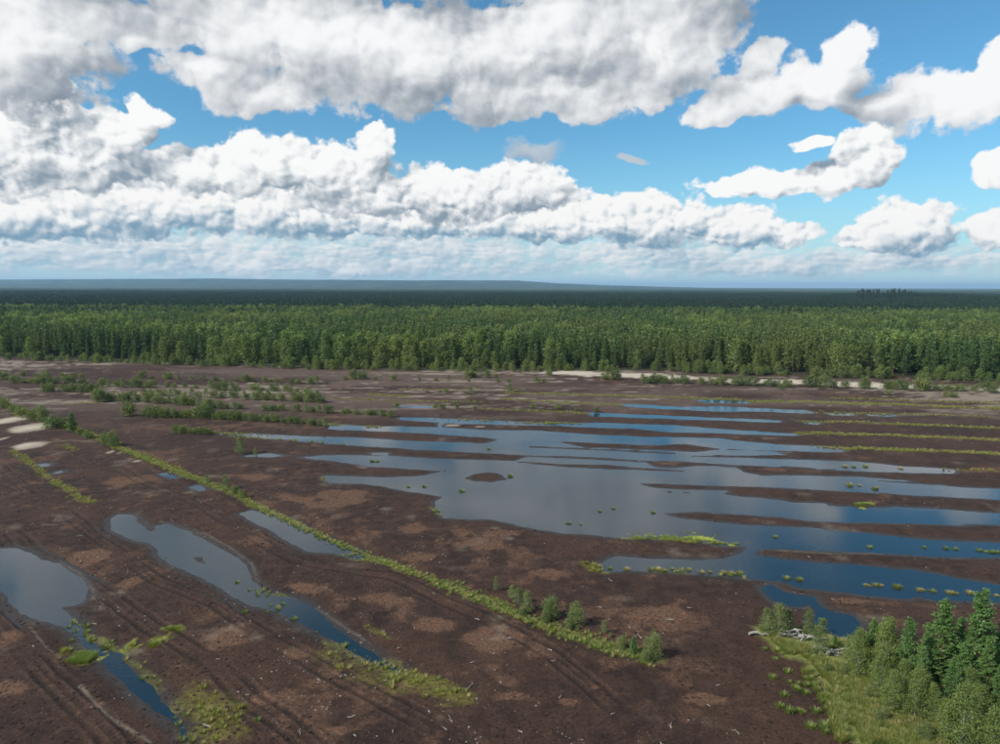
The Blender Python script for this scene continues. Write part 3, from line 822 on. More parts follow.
def near(kind, px, py, top, label, wide=1.0, var=None, cat=None, group=None):
    K, href, name, c, names = {
        'pine': (K_PINE, 10.0, 'pine_tree', 'tree', ('trunk', 'crown')), 'birch': (K_BIRCH, 10.0, 'birch_tree', 'tree', ('trunk', 'crown')),
        'sapling': (K_BIRCHS, 4.0, 'birch_sapling', 'tree', ('trunk', 'crown')), 'willow': (K_WILLOW, 3.0, 'willow_bush', 'bush', ('stems', 'foliage')),
        'shrub': (K_SHRUB, 2.0, 'leafy_shrub', 'bush', ('stems', 'foliage')), 'smallpine': (K_SMALLP, 3.0, 'young_pine', 'tree', ('trunk', 'crown'))}[kind]
    x, y, z = foot(px, py)
    h = height_at(px, py, top) - z
    near.n += 1
    return plant(name, K[near.n % len(K) if var is None else var], x, y, z - 0.03, h, href, near.n * 2.39, label, cat or c, group, wide, names)
near.n = 0
for a in [
    # grove in the lower right corner
    ('sapling', 768, 634, 605, 'slender young birch, left one of the three at the grass tip beside dark water', 1.35),
    ('sapling', 778, 636, 601, 'tallest of the three young birches at the tip of the grass', 1.3),
    ('sapling', 788, 633, 607, 'young birch, right one of the three at the tip of the grass', 1.3),
    ('sapling', 808, 637, 609, 'lone thin birch standing before the dark pool', 1.0),
    ('sapling', 820, 655, 616, 'young birch right of the bleached driftwood', 1.15),
    ('smallpine', 835, 647, 633, 'small dark pine behind the bleached driftwood', 1.2),
    ('shrub', 829, 672, 658, 'low rounded shrub on the grass below the driftwood', 1.1),
    ('sapling', 848, 662, 630, 'young leafy birch at the left edge of the dense grove', 1.2),
    ('birch', 858, 676, 622, 'bushy birch forming the left flank of the grove', 1.15),
    ('pine', 869, 672, 614, 'green pine, leftmost tall pine of the grove', 1.2),
    ('birch', 880, 674, 611, 'yellowish birch whose top peeps between the left pines of the grove', 1.1),
    ('birch', 884, 684, 620, 'birch with a visible white trunk left in the grove', 1.1),
    ('pine', 906, 690, 612, 'pointed pine in the middle of the grove', 1.15),
    ('smallpine', 909, 696, 650, 'small light green pine half hidden in the middle of the grove', 1.1),
    ('pine', 940, 684, 594, 'tall broad pine left of the tallest one in the grove', 1.35),
    ('pine', 926, 672, 618, 'slim pine between the pointed pine and the tall broad pine', 1.1),
    ('pine', 975, 690, 586, 'tallest pine of the grove standing against the water', 1.25),
    ('pine', 998, 686, 612, 'pine at the right picture edge behind the tallest pine', 1.2),
    ('pine', 960, 700, 636, 'shorter pine in front of the tallest pine', 1.2),
    ('pine', 996, 712, 660, 'dark pine low at the right picture edge', 1.2),
    ('birch', 892, 713, 662, 'leafy birch at the front left corner of the grove', 1.15),
    ('willow', 868, 698, 680, 'spreading yellow-green bush on the grass at the left front of the grove', 1.0),
    ('birch', 914, 719, 660, 'slender front birch with thin white trunk above the grass', 0.95),
    ('birch', 935, 724, 678, 'small round birch second from the front right of the grove', 1.1),
    ('birch', 961, 752, 680, 'broad pale birch in the bottom right corner, nearest of the large ones', 1.25),
    ('birch', 993, 765, 702, 'birch cut by the bottom right picture corner', 1.1),
    ('pine', 1022, 700, 606, 'pine just past the right picture edge at the end of the grove', 1.2), ('birch', 1030, 735, 655, 'birch just past the right picture edge beside the grove', 1.1),
    # along the planted ditch
    ('sapling', 496, 591, 575, 'small thin birch standing alone on the far side of the ditch', 1.0),
    ('sapling', 512, 599, 582, 'first birch of the clump on the ditch, left of two taller ones', 1.4),
    ('sapling', 518, 603, 584, 'dense birch in the middle of the left ditch clump', 1.5),
    ('sapling', 527, 611, 588, 'pointed birch at the right of the left ditch clump', 1.3),
    ('willow', 522, 615, 604, 'low willow at the foot of the left ditch clump', 1.0),
    ('willow', 551, 617, 591, 'largest willow bush on the ditch, round and full', 1.05),
    ('willow', 545, 622, 607, 'low willow leaning out below the largest ditch bush', 1.0),
    ('willow', 576, 625, 599, 'upright willow right of the largest ditch bush', 1.0),
    ('willow', 569, 628, 614, 'low willow in front of the upright ditch willow', 1.0),
    ('sapling', 604, 633, 617, 'narrow little birch alone on the ditch', 1.2),
    ('sapling', 610, 637, 628, 'knee-high birch beside the narrow little birch on the ditch', 1.4),
    ('willow', 621, 648, 632, 'yellowish willow near the end of the ditch', 0.9),
    ('smallpine', 633, 653, 635, 'dark green little pine near the end of the ditch', 1.2),
    ('willow', 653, 659, 629, 'last willow at the end of the ditch casting a long shadow', 0.85),
    ('willow', 645, 662, 647, 'low willow at the very end of the ditch', 1.0),
    ('sapling', 207, 483, 475, 'tiny birch on the ditch above the first puddles', 1.4),
    ('sapling', 226, 491, 475, 'twiggy birch on the ditch beside the reddish peat', 1.3),
    ('shrub', 235, 494, 484, 'shrub on the ditch just right of the twiggy birch', 1.0),
    ('shrub', 243, 498, 488, 'shrub on the ditch nearest the long narrow pond', 1.0),
    ('sapling', 240.5, 454, 435, 'slender birch at the tip of a small pool in mid field', 1.2),
    ('sapling', 255.6, 456, 448, 'tiny birch standing in the small mid-field pool', 1.2),
    ('shrub', 3, 408, 395, 'shrub on the ditch at the left picture edge', 1.3), ('shrub', 14, 414, 405, 'second shrub on the ditch from the left edge', 1.4), ('shrub', 22, 417, 405, 'shrub on the ditch above the pale sand strip', 1.3),
    ('shrub', 34, 420, 406, 'round shrub on the ditch beyond the pale sand', 1.2), ('willow', 43, 422, 404, 'tall willow on the upper ditch left of the dark pine', 1.0), ('shrub', 52, 428, 414, 'leafy shrub left of the dark ditch pine', 1.2),
    ('shrub', 60, 428, 416, 'shrub touching the dark ditch pine', 1.1), ('smallpine', 72, 432, 412, 'dark conical pine on the upper ditch', 1.1), ('shrub', 80, 434, 427, 'low shrub right of the dark ditch pine', 1.2), ('shrub', 89, 438, 428, 'solitary shrub between the dark pine and the double willow', 1.1),
    ('willow', 105, 446, 431, 'left half of the double willow on the ditch', 0.9), ('willow', 113, 447, 428, 'right half of the double willow on the ditch', 0.9),
]:
    near(a[0], a[1], a[2], a[3], a[4], a[5])

# ------------------------------------------------------------------ shrub rows on the old drains, far left
SHRUB_ROWS = [   # from, to, how many, height range in metres, which row (for the label)
    ((12, 384), (84, 384), 13, 1.5, 3.2, 'back row at the far left'), ((-6, 380), (6, 381), 2, 2.5, 3.4, 'back row at the far left'),
    ((40, 393), (55, 393), 3, 1.8, 2.6, 'short row at the far left'), ((60, 392.5), (100, 393), 9, 2.0, 2.8, 'short row at the far left'),
    ((100, 388), (160, 388.5), 9, 1.6, 3.2, 'row behind the short one'), ((208, 391), (240, 391.5), 5, 1.6, 3.0, 'row behind the short one'), ((160, 388), (205, 390), 4, 1.4, 2.4, 'row behind the short one'),
    ((93, 402.5), (104, 403), 3, 3.0, 3.8, 'long middle row'), ((106, 402), (130, 403), 5, 2.0, 3.6, 'long middle row'), ((132, 402), (200, 407), 13, 1.5, 3.0, 'long middle row'),
    ((180, 398), (236, 399), 8, 1.6, 2.8, 'row behind the long middle one'), ((240, 400), (283, 402), 8, 1.6, 3.4, 'row behind the long middle one'), ((290, 402), (303, 402.5), 3, 2.2, 2.8, 'row behind the long middle one'), ((306, 402.8), (323, 403.5), 4, 2.4, 3.4, 'row behind the long middle one'),
    ((140, 396), (180, 397.5), 6, 1.4, 2.6, 'row behind the long middle one'),
    ((123, 417), (131, 417), 2, 2.6, 3.4, 'long front row'), ((145, 417.5), (156, 418), 3, 2.0, 3.2, 'long front row'), ((160, 418), (200, 419.5), 10, 1.4, 2.4, 'long front row'), ((198, 419), (211, 419.5), 4, 2.6, 4.2, 'long front row'), ((213, 420), (277, 423.4), 16, 1.5, 2.5, 'long front row'), ((280, 423.6), (328, 427), 9, 1.0, 2.0, 'long front row'),
    ((205, 409), (245, 410.5), 6, 1.4, 2.6, 'sparse row behind the front one'), ((263, 411.6), (284, 412.2), 4, 1.4, 1.9, 'sparse row behind the long front one'), ((292, 412.4), (330, 414.5), 5, 1.0, 2.2, 'sparse row behind the long front one'), ((338, 414), (372, 416.4), 4, 1.0, 1.8, 'sparse row behind the long front one'),
    ((174, 434.5), (186, 434.5), 3, 1.4, 1.9, 'small clump in front of all the rows'), ((190, 434.8), (212, 435), 5, 1.3, 1.6, 'small clump in front of all the rows'),
    ((20, 377), (90, 378), 6, 1.2, 2.2, 'scattered belt below the forest'), ((130, 379), (330, 385), 22, 1.0, 2.8, 'scattered belt below the forest'), ((250, 391), (310, 394), 8, 1.2, 2.8, 'scattered belt below the forest'), ((330, 380), (560, 384), 12, 0.9, 2.0, 'scattered belt below the forest'),
    ((349, 379.5), (364, 380), 3, 2.4, 3.2, 'scattered belt below the forest'), ((440, 394), (480, 395), 2, 1.4, 2.2, 'scattered belt below the forest'), ((505, 393), (512, 393), 1, 2.2, 2.4, 'scattered belt below the forest'), ((470, 378), (500, 379), 3, 1.4, 2.6, 'scattered belt below the forest'),
    ((466, 378), (476, 378.5), 2, 2.4, 3.0, 'scattered belt below the forest'), ((368, 416), (395, 417.5), 3, 1.3, 2.0, 'sparse row behind the front one'), ((424, 408), (480, 411), 4, 0.9, 1.6, 'open strip north of the lake'), ((395, 407), (398, 407), 1, 1.2, 1.4, 'open strip north of the lake'), ((530, 409), (600, 413), 4, 0.9, 1.5, 'open strip north of the lake'),
]
RIGHT_ROW = [((548, 376), (552, 376), 2, 1.6, 2.4), ((604, 380), (622, 381), 4, 2.2, 3.2), ((640, 383.4), (668, 384.6), 5, 2.2, 3.0), ((671, 383.6), (686, 384.4), 4, 2.2, 3.0), ((700, 385), (728, 386), 5, 2.0, 3.0), ((734, 386), (757, 386.8), 5, 2.2, 3.2), ((762, 386.8), (792, 388), 6, 1.6, 2.8),
             ((806, 387.4), (830, 388.4), 5, 2.6, 4.0), ((832, 388), (850, 389), 3, 1.8, 2.6), ((862, 389.4), (868, 389.6), 2, 3.4, 4.2), ((885, 390), (905, 391), 5, 2.2, 3.2), ((914, 391), (930, 391.6), 4, 2.6, 3.6), ((934, 391.4), (952, 392), 4, 1.8, 3.0), ((954, 392), (980, 393), 5, 1.6, 2.8), ((985, 393), (998, 393.6), 3, 2.6, 3.8),
             ((780, 391), (784, 391), 1, 1.2, 1.5), ((944, 397), (956, 399), 3, 1.0, 2.0), ((888, 396), (890, 396), 1, 1.2, 1.6), ((1004, 395), (1100, 401), 8, 1.8, 3.4)]
def nth(k):
    return f"{k}{'th' if 10 <= k % 100 <= 20 else {1: 'st', 2: 'nd', 3: 'rd'}.get(k % 10, 'th')}"
spots = {}
for (a, b, n, h0, h1, row) in SHRUB_ROWS + [(*r, 'line along the pale sand track') for r in RIGHT_ROW]:
    for i in range(n):
        t = (i + random.uniform(0.15, 0.85)) / n
        spots.setdefault(row, []).append((a[0] + (b[0] - a[0]) * t, a[1] + (b[1] - a[1]) * t + random.uniform(-0.35, 0.35), random.uniform(h0, h1) * 1.35))
sn = 0
for row, lst in spots.items():
    for k, (px, py, h) in enumerate(sorted(lst)):
        x, y = G(px, py)
        K = K_WILLOW if sn % 5 == 2 else (K_BIRCHS if (sn % 5 in (0, 3) and h > 2.4) else K_SHRUB)
        href = {id(K_WILLOW): 3.0, id(K_BIRCHS): 4.0, id(K_SHRUB): 2.0}[id(K)]
        wide = {3.0: random.uniform(1.1, 1.5), 4.0: random.uniform(1.4, 1.9), 2.0: random.uniform(0.95, 1.35)}[href]
        look = 'slim birch bush' if href == 4.0 else ('round willow bush' if href == 3.0 else 'low leafy shrub')
        plant('leafy_shrub', K[sn % len(K)], x, y, max(ground_z(x, y), 0) - 0.03, h, href, random.uniform(0, 6.28), f'{look}, {nth(k + 1)} from left in the {row}', 'bush', f'shrubs of the {row}', wide, ('stems', 'foliage'))
        sn += 1
print('shrubs', sn)

# ------------------------------------------------------------------ the forest
def scatter(n_target, ymin, ymax, spacing, seed, tmax=1.05, edge=None):
    """points on a jittered grid inside the fan of land in view (and a good way to its sides)"""
    r = np.random.default_rng(seed)
    ys = np.arange(ymin, ymax, spacing)
    P = []
    for y in ys:
        w = (y + 40) * tmax
        xs = np.arange(-w, w, spacing)
        P.append(np.stack([xs + r.uniform(-.55, .55, len(xs)) * spacing, np.full(len(xs), y) + r.uniform(-.55, .55, len(xs)) * spacing], 1))
    return np.concatenate(P)

P = scatter(0, 250, 830, 4.8, 11)
ed = P[:, 1] - edge_y(P[:, 0])
P = P[ed > 2.0 + 5 * (fbm(P[:, 0], P[:, 1], 30, 2, 5) + .5)]
ed = P[:, 1] - edge_y(P[:, 0])
gap = fbm(P[:, 0], P[:, 1], 45, 3, 91)
keep = gap > -0.33
P = P[keep]; ed = ed[keep]
kindn = fbm(P[:, 0], P[:, 1], 70, 3, 93) + fbm(P[:, 0], P[:, 1], 12, 2, 94) * 0.8
is_birch = (kindn > 0.22) | ((ed < 7) & (rng.uniform(0, 1, len(P)) < 0.35))
hh = 14.0 + fbm(P[:, 0], P[:, 1], 60, 3, 95) * 5 + rng.normal(0, 1.9, len(P))
hh = np.where(is_birch, hh * 0.92 + 0.6, hh)
hh = np.where(ed < 9, hh * rng.uniform(0.55, 0.95, len(P)), hh)
hh = np.clip(hh, 5.5, 18)
zz = terrain(P[:, 0], P[:, 1], False)[0]
infr = np.abs(P[:, 0]) / P[:, 1] < 0.76
order = np.argsort(np.where(infr, ed, 1e6))
picked = np.zeros(len(P), bool)
cnt = {True: 0, False: 0}
for i in order:
    b = bool(is_birch[i])
    if not infr[i] or cnt[b] >= (260 if b else 300):
        continue
    if ed[i] > 40:
        break
    cnt[b] += 1; picked[i] = True
    x, y = P[i]
    tx = x / y
    side = ['far left', 'left', 'centre left', 'centre right', 'right', 'far right'][min(5, max(0, int((tx + 0.72) / 0.24)))]
    size = 'stunted' if hh[i] < 9 else ('tall' if hh[i] > 13.5 else 'middle-sized')
    if b:
        plant('birch_tree', K_FBIRCH[i % 5], x, y, zz[i] - .1, hh[i], 11.0, rng.uniform(0, 6.28), f'{size} light green birch on the front edge of the {side} part of the forest', 'tree', f'{size} birches on the {side} forest edge')
    else:
        plant('pine_tree', K_FPINE[i % 6], x, y, zz[i] - .1, hh[i], 13.0, rng.uniform(0, 6.28), f'{size} green pine on the front edge of the {side} part of the forest', 'tree', f'{size} pines on the {side} forest edge')
print('edge trees', cnt, len(P))
# young growth at the foot of the forest
SIDE = ['far left', 'left', 'centre left', 'centre right', 'right', 'far right']
for k in range(260):
    px = random.uniform(-20, 1020)
    e = np.interp(px, [0, 150, 333, 500, 666, 776, 900, 1000], [358, 363, 368.5, 371, 371, 375, 378, 383])
    x, y = G(px, e + random.uniform(-0.3, 1.9) + (0.8 if px < 350 else 0))
    plant('young_birch' if k % 3 else 'forest_edge_bush', (K_FBIRCH if k % 3 else K_SHRUB)[k % 5], x, y, ground_z(x, y) - .05, random.uniform(2.5, 6.0) * (1 if k % 3 else .7), 11.0 if k % 3 else 2.0, random.uniform(0, 6.28),
          f'{"young birch" if k % 3 else "low bush"} at the foot of the {SIDE[min(5, max(0, int(px / 167)))]} part of the forest', 'tree' if k % 3 else 'bush', f'{"young birches" if k % 3 else "low bushes"} at the foot of the {SIDE[min(5, max(0, int(px / 167)))]} forest', 1.5 if k % 3 else 1.0)

def forest_mass(name, label, pts, z, h, idx, rot, protos):
    """the rest of the wood, one mass: points with a tree model each"""
    me = bpy.data.meshes.new(name)
    n = len(pts)
    me.vertices.add(n)
    me.vertices.foreach_set('co', np.stack([pts[:, 0], pts[:, 1], z], 1).astype(np.float32).ravel())
    for an, tp, av in (('tree_scale', 'FLOAT', h), ('tree_turn', 'FLOAT', rot), ('tree_kind', 'INT', idx)):
        at = me.attributes.new(an, tp, 'POINT')
        at.data.foreach_set('value', np.asarray(av, dtype=np.int32 if tp == 'INT' else np.float32))
    o = bpy.data.objects.new(name, me)
    COL.objects.link(o)
    tag(o, label, kind='stuff')
    coll = bpy.data.collections.new(name + '_models')
    for i, p in enumerate(protos):
        p.name = f'model_{chr(97 + i)}'
        coll.objects.link(p)
    ng = bpy.data.node_groups.new(name + '_scatter', 'GeometryNodeTree')
    ng.interface.new_socket('Geometry', in_out='INPUT', socket_type='NodeSocketGeometry')
    ng.interface.new_socket('Geometry', in_out='OUTPUT', socket_type='NodeSocketGeometry')
    nd = ng.nodes
    gi = nd.new('NodeGroupInput'); go = nd.new('NodeGroupOutput')
    ci = nd.new('GeometryNodeCollectionInfo'); ci.inputs['Collection'].default_value = coll
    ci.inputs['Separate Children'].default_value = True; ci.inputs['Reset Children'].default_value = True
    iop = nd.new('GeometryNodeInstanceOnPoints'); iop.inputs['Pick Instance'].default_value = True
    def na(nm, dt):
        a = nd.new('GeometryNodeInputNamedAttribute'); a.data_type = dt; a.inputs['Name'].default_value = nm
        return a.outputs['Attribute']
    cx = nd.new('ShaderNodeCombineXYZ')
    L = ng.links.new
    L(na('tree_turn', 'FLOAT'), cx.inputs[2])
    L(gi.outputs[0], iop.inputs['Points']); L(ci.outputs[0], iop.inputs['Instance'])
    L(na('tree_kind', 'INT'), iop.inputs['Instance Index']); L(cx.outputs[0], iop.inputs['Rotation']); L(na('tree_scale', 'FLOAT'), iop.inputs['Scale'])
    L(iop.outputs[0], go.inputs[0])
    md = o.modifiers.new('scatter', 'NODES'); md.node_group = ng
    return o

mid = [one_mesh(conifer, L_PINE, B_PINE, 'mp', 700 + i, 13.0, 2.35, 0.56, 15, 6, 4, 4, bare=0.2, power=1.05, up=0.30, branches=False, sides=4) for i in range(4)] + \
      [one_mesh(broadleaf, L_BIRCH, B_BIRCH, 'mb', 720 + i, 13.0, 2.7, 0.68, 100, 7, bare=0.15, top=0.8) for i in range(3)]
rest = ~picked
forest_mass('forest', 'dense sunlit pine and birch forest behind the bog', P[rest], zz[rest] - .1, hh[rest] / 13.0,
            np.where(is_birch[rest], 4 + rng.integers(0, 3, rest.sum()), rng.integers(0, 4, rest.sum())), rng.uniform(0, 6.28, rest.sum()), mid)

# far forest, its dark needle colour standing for a cloud's shadow
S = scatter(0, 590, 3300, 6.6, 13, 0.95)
b_near = 690 + 55 * fbm(S[:, 0], S[:, 1], 160, 3, 97) * 2 + 45 * sstep(S[:, 0], 100, 400) - 40 * sstep(S[:, 0], -100, -300)  # near edge set where the cloud shadow would begin
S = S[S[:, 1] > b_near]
S = S[(S[:, 1] < 1500) | (rng.uniform(0, 1, len(S)) < 0.62)]
far = [one_mesh(conifer, L_SPRUCE_SHADED, B_DARK, 'sp', 800 + i, 16.0, 2.6, 1.15, 10, 5, 2, 3, bare=0.10, power=0.85, up=-0.15, branches=False, sides=3) for i in range(4)]
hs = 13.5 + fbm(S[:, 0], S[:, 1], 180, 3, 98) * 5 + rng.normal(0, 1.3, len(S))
forest_mass('cloud_shaded_forest', 'far forest stretching to the horizon, coloured dark for cloud shadow', S, terrain(S[:, 0], S[:, 1], False)[0], hs / 16.0, rng.integers(0, 4, len(S)), rng.uniform(0, 6.28, len(S)), far)
print('forest', rest.sum(), len(S))

# single tall spruces on the rise at the right
K_SPR = kit(conifer, L_SPRUCE_SHADED, B_DARK, 3, 850, 20.0, 2.6, 0.9, 16, 5, 3, 4, bare=0.08, power=0.85, up=-0.15, branches=False)
for k in range(46):
    px = 855 + 62 * random.uniform(0, 1) ** 0.9
    d = pix_dir(px, 296)
    y = random.uniform(1560, 1730); x = d[0] / d[1] * y
    z = ground_z(x, y)
    top = np.interp(px, [855, 862, 880, 905, 908, 917], [32, 38, 40, 38, 33, 31])
    plant('spruce_tree', K_SPR[k % 3], x, y, z - .2, max(10, top - z + random.uniform(-6, 1.0)), 20.0, random.uniform(0, 6.28), 'tall spruce in the clump rising above the far forest at right, coloured dark for cloud shadow', 'tree', 'spruces on the far rise', random.uniform(1.3, 1.9))

# canopy beyond, out to the horizon
def canopy():
    rows = np.concatenate([np.linspace(3100, 6000, 110), np.geomspace(6100, 26000, 60)])
    t = np.linspace(-0.95, 0.95, 620)
    Y, T = np.meshgrid(rows, t, indexing='ij'); X = Y * T
    z = 11.5 + fbm(X, Y, 24, 2, 15) * 7 + fbm(X, Y, 400, 3, 16) * 6
    z = np.where(Y < 3150, 2.0, z)
    nr, nc = X.shape
    i = np.arange(nr - 1)[:, None] * nc + np.arange(nc - 1)[None, :]
    F = np.stack([i, i + 1, i + 1 + nc, i + nc], -1).reshape(-1, 4)
    m, N, out = material('far_canopy')
    pos = N.n('ShaderNodeNewGeometry').outputs['Position']
    c = N.mix(N.ramp(N.noise(pos, 0.03, 4, 0.6), 0.35, 0.65), (0.012, 0.026, 0.014), (0.026, 0.046, 0.020))  # dark tones carry on the cloud shade coloured into the far trees
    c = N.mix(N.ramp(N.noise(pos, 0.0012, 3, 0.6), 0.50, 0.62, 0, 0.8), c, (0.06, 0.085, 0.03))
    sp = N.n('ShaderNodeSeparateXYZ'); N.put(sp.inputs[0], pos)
    c = N.mix(N.m('MULTIPLY', N.ramp(sp.outputs[1], 4500, 6500), N.ramp(N.noise(pos, 0.0008, 3, 0.6), 0.40, 0.55, 0.2, 1.0)), c, (0.07, 0.10, 0.035))  # lighter strip: sunlight on the far plain put into the colour
    principled(N, out, c, 0.95, 0.05)
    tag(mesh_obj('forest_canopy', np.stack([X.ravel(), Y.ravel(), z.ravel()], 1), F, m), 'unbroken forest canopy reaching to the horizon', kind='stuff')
canopy()

def hills():
    xs = np.linspace(-16000, 4200, 260)
    prof = np.interp(xs, [-16000, -9500, -7200, -5200, -3400, -1500, 300, 1000, 2000, 4200], [110, 125, 150, 165, 145, 140, 145, 100, 66, 15])
    prof = prof + 9 * fbm(xs, xs * 0, 900, 4, 33)
    d = [(-4600, 0.0), (-3800, .10), (-3000, .17), (-2300, .30), (-1500, .46), (-800, .72), (0, 1.0), (700, .7), (1500, 0.0)]
    V = np.array([[x, 12500 + dy + 400 * math.sin(x * .0007), max(p, 0) * k + (0 if k in (0.0, 1.0) else 14 * math.sin(x * .0021 + dy) * math.sin(x * .0009 + dy * 1.7))] for dy, k in d for x, p in zip(xs, prof)])
    n = len(xs)
    i = np.arange(len(d) - 1)[:, None] * n + np.arange(n - 1)[None, :]
    F = np.stack([i, i + 1, i + 1 + n, i + n], -1).reshape(-1, 4)
    m, N, out = material('wooded_hill')
    pos = N.n('ShaderNodeNewGeometry').outputs['Position']
    principled(N, out, N.mix(N.ramp(N.noise(pos, 0.004, 5, 0.6), 0.42, 0.58), (0.016, 0.034, 0.018), (0.060, 0.082, 0.034)), 0.95, 0.05)
    tag(mesh_obj('hills', V, F, m, smooth=True), 'long low wooded ridge on the horizon at left', kind='structure')
hills()

def haze():
    m = bpy.data.materials.new('haze'); m.use_nodes = True
    nt = m.node_tree; nt.nodes.clear()
    out = nt.nodes.new('ShaderNodeOutputMaterial'); v = nt.nodes.new('ShaderNodeVolumePrincipled')
    v.inputs['Color'].default_value = (0.44, 0.71, 1.0, 1)
    v.inputs['Density'].default_value = 5.0e-5
    v.inputs['Anisotropy'].default_value = 0.1
    nt.links.new(v.outputs[0], out.inputs['Volume'])
    a, b, c0, c1, z0, z1 = -36000, 36000, -300, 31000, -4.0, 190.0
    V = [(x, y, z) for z in (z0, z1) for y in (c0, c1) for x in (a, b)]
    F = [(0, 2, 3, 1), (4, 5, 7, 6), (0, 1, 5, 4), (2, 6, 7, 3), (0, 4, 6, 2), (1, 3, 7, 5)]
    tag(mesh_obj('haze', np.array(V), np.array(F), m), 'thin pale blue air over the whole landscape', kind='stuff')
haze()

# ------------------------------------------------------------------ extra trees filling the grove
fill = [('pine', 918, 704, 640), ('birch', 880, 698, 648), ('birch', 946, 738, 690), ('pine', 950, 716, 655), ('birch', 975, 728, 676), ('birch', 902, 704, 655), ('pine', 985, 704, 632), ('birch', 925, 706, 660), ('pine', 890, 680, 634), ('birch', 966, 712, 660),
        ('willow', 880, 722, 700), ('willow', 925, 738, 712), ('willow', 845, 672, 655), ('willow', 905, 726, 712), ('birch', 1012, 728, 670), ('pine', 955, 672, 612), ('willow', 981, 758, 722), ('birch', 1012, 760, 690)]
where = ['behind the slender front birch', 'left of the slender front birch', 'just left of the broad pale corner birch', 'behind the broad pale corner birch', 'right behind the broad pale corner birch', 'behind the front left corner birch', 'below the right edge pine', 'between two front birches',
         'left of the pointed pine', 'below the shorter pine', 'on the grass before the front left corner birch', 'at the foot of the small round birch', 'under the left flank birch of the grove', 'at the foot of the slender front birch', 'at the right picture edge, half hidden', 'between the tall broad pine and the tallest pine', 'at the foot of the broad pale corner birch', 'in the extreme bottom right corner']
kinds = {'pine': 'green pine in the grove', 'birch': 'leafy birch in the grove', 'willow': 'low yellow-green bush'}
for (k, px, py, top), wh in zip(fill, where):
    near(k, px, py, top, f'{kinds[k]} {wh}', 1.15)

# ------------------------------------------------------------------ grass, sedge and moss
def tuft(seed, n, h, spread, mat, name='tuft'):
    r = np.random.default_rng(seed)
    a = r.uniform(0, 6.283, n); rr = spread * np.sqrt(r.uniform(0, 1, n))
    b = np.stack([np.cos(a) * rr, np.sin(a) * rr, np.zeros(n)], 1)
    out = np.stack([np.cos(a), np.sin(a), np.zeros(n)], 1)
    hh_ = h * r.uniform(0.55, 1.1, n)[:, None]
    tip = b + out * hh_ * r.uniform(0.2, 0.8, (n, 1)) + np.array([0, 0, 1]) * hh_
    sd = np.stack([-np.sin(a + r.normal(0, .6, n)), np.cos(a), np.zeros(n)], 1) * h * 0.05
    V = np.stack([b - sd, b + sd, tip], 1).reshape(-1, 3)
    return V, np.arange(n * 3).reshape(-1, 3)

def tuft_model(seed, n, h, spread, mat):
    V, F = tuft(seed, n, h, spread, mat)
    return mesh_obj('tuft', V, F, mat, link=False)

models = [tuft_model(1, 40, 0.50, 0.24, L_GRASS), tuft_model(2, 40, 0.45, 0.26, L_GRASS2), tuft_model(3, 36, 0.55, 0.22, L_STRAW), tuft_model(4, 50, 0.16, 0.28, L_YELLOW), tuft_model(5, 44, 0.38, 0.24, L_GRASS2), tuft_model(6, 28, 0.70, 0.16, L_GRASS)]
r8 = np.random.default_rng(8)
GP = []; GK = []; GS = []
def along(pts, hw, per_m2, kinds_, s0, s1, clump=0.0):
    pts = np.asarray(pts)
    for (ax, ay), (bx, by) in zip(pts[:-1], pts[1:]):
        L = math.hypot(bx - ax, by - ay); n = int(L * hw * 2 * per_m2)
        if n < 1: continue
        t = r8.uniform(0, 1, n); o = r8.normal(0, 0.55, n) * hw
        nx, ny = -(by - ay) / L, (bx - ax) / L
        x = ax + (bx - ax) * t + nx * o; y = ay + (by - ay) * t + ny * o
        if clump:
            ok = fbm(x, y, 4.0, 2, 101) > clump - 0.5
            x, y = x[ok], y[ok]
        GP.append(np.stack([x, y], 1)); GK.append(r8.choice(kinds_, len(x))); GS.append(r8.uniform(s0, s1, len(x)))
for i in range(len(DITCH) - 1):
    low = i > 13
    along(DITCH[i:i + 2], DITCH_W[i] * (0.85 if low else 0.8), 7.0 if low else 6.0, [1, 4, 1, 4, 0, 2] if low else [0, 0, 1, 2, 3, 3], 0.45, 0.95)
for pts, hw, dn in STRIPES:
    along(pts, hw, 3.4 * dn if pts[:, 1].mean() > 110 else 1.9 * dn, [0, 0, 3, 3, 1, 2] if dn > 0.55 else [0, 2, 3, 5], 0.45, 1.0, 0.33)
def inside(poly, n, kinds_, s0, s1, keep=-0.5, sc=3.0):
    lo = poly.min(0); hi = poly.max(0)
    q = r8.uniform(lo, hi, (n, 2))
    q = q[sdf(q[:, 0], q[:, 1], poly, 3) + fbm(q[:, 0], q[:, 1], 2.5, 3, 78) * 2.0 > 0]
    q = q[fbm(q[:, 0], q[:, 1], sc, 3, 103) > keep]
    GP.append(q); GK.append(r8.choice(kinds_, len(q))); GS.append(r8.uniform(s0, s1, len(q)))
inside(GRASS_FIELD, 42000, [0, 1, 4, 4, 1, 1, 4, 0, 2], 0.55, 1.2, -0.22, 2.2)
for p in BRIGHT_MOSS: inside(p, 1500, [3, 3, 3, 4], 0.6, 1.2)
for p in MOSS[:3]: inside(p, 160, [3, 0, 3], 0.5, 1.1, 0.02, 2.0)
GP = np.concatenate(GP); GK = np.concatenate(GK); GS = np.concatenate(GS)
gz, gw = terrain(GP[:, 0], GP[:, 1], False)
ok = gw < 1.2
DRIFT = [(785, 639.5, 'left end'), (789, 641, 'left end'), (794, 641, 'middle'), (800, 643, 'middle'), (806, 645, 'middle'), (810, 644, 'right end'), (826, 658, 'lower heap'), (832, 661, 'lower heap'), (838, 662, 'lower heap'), (757, 638.5, 'grass tip')]
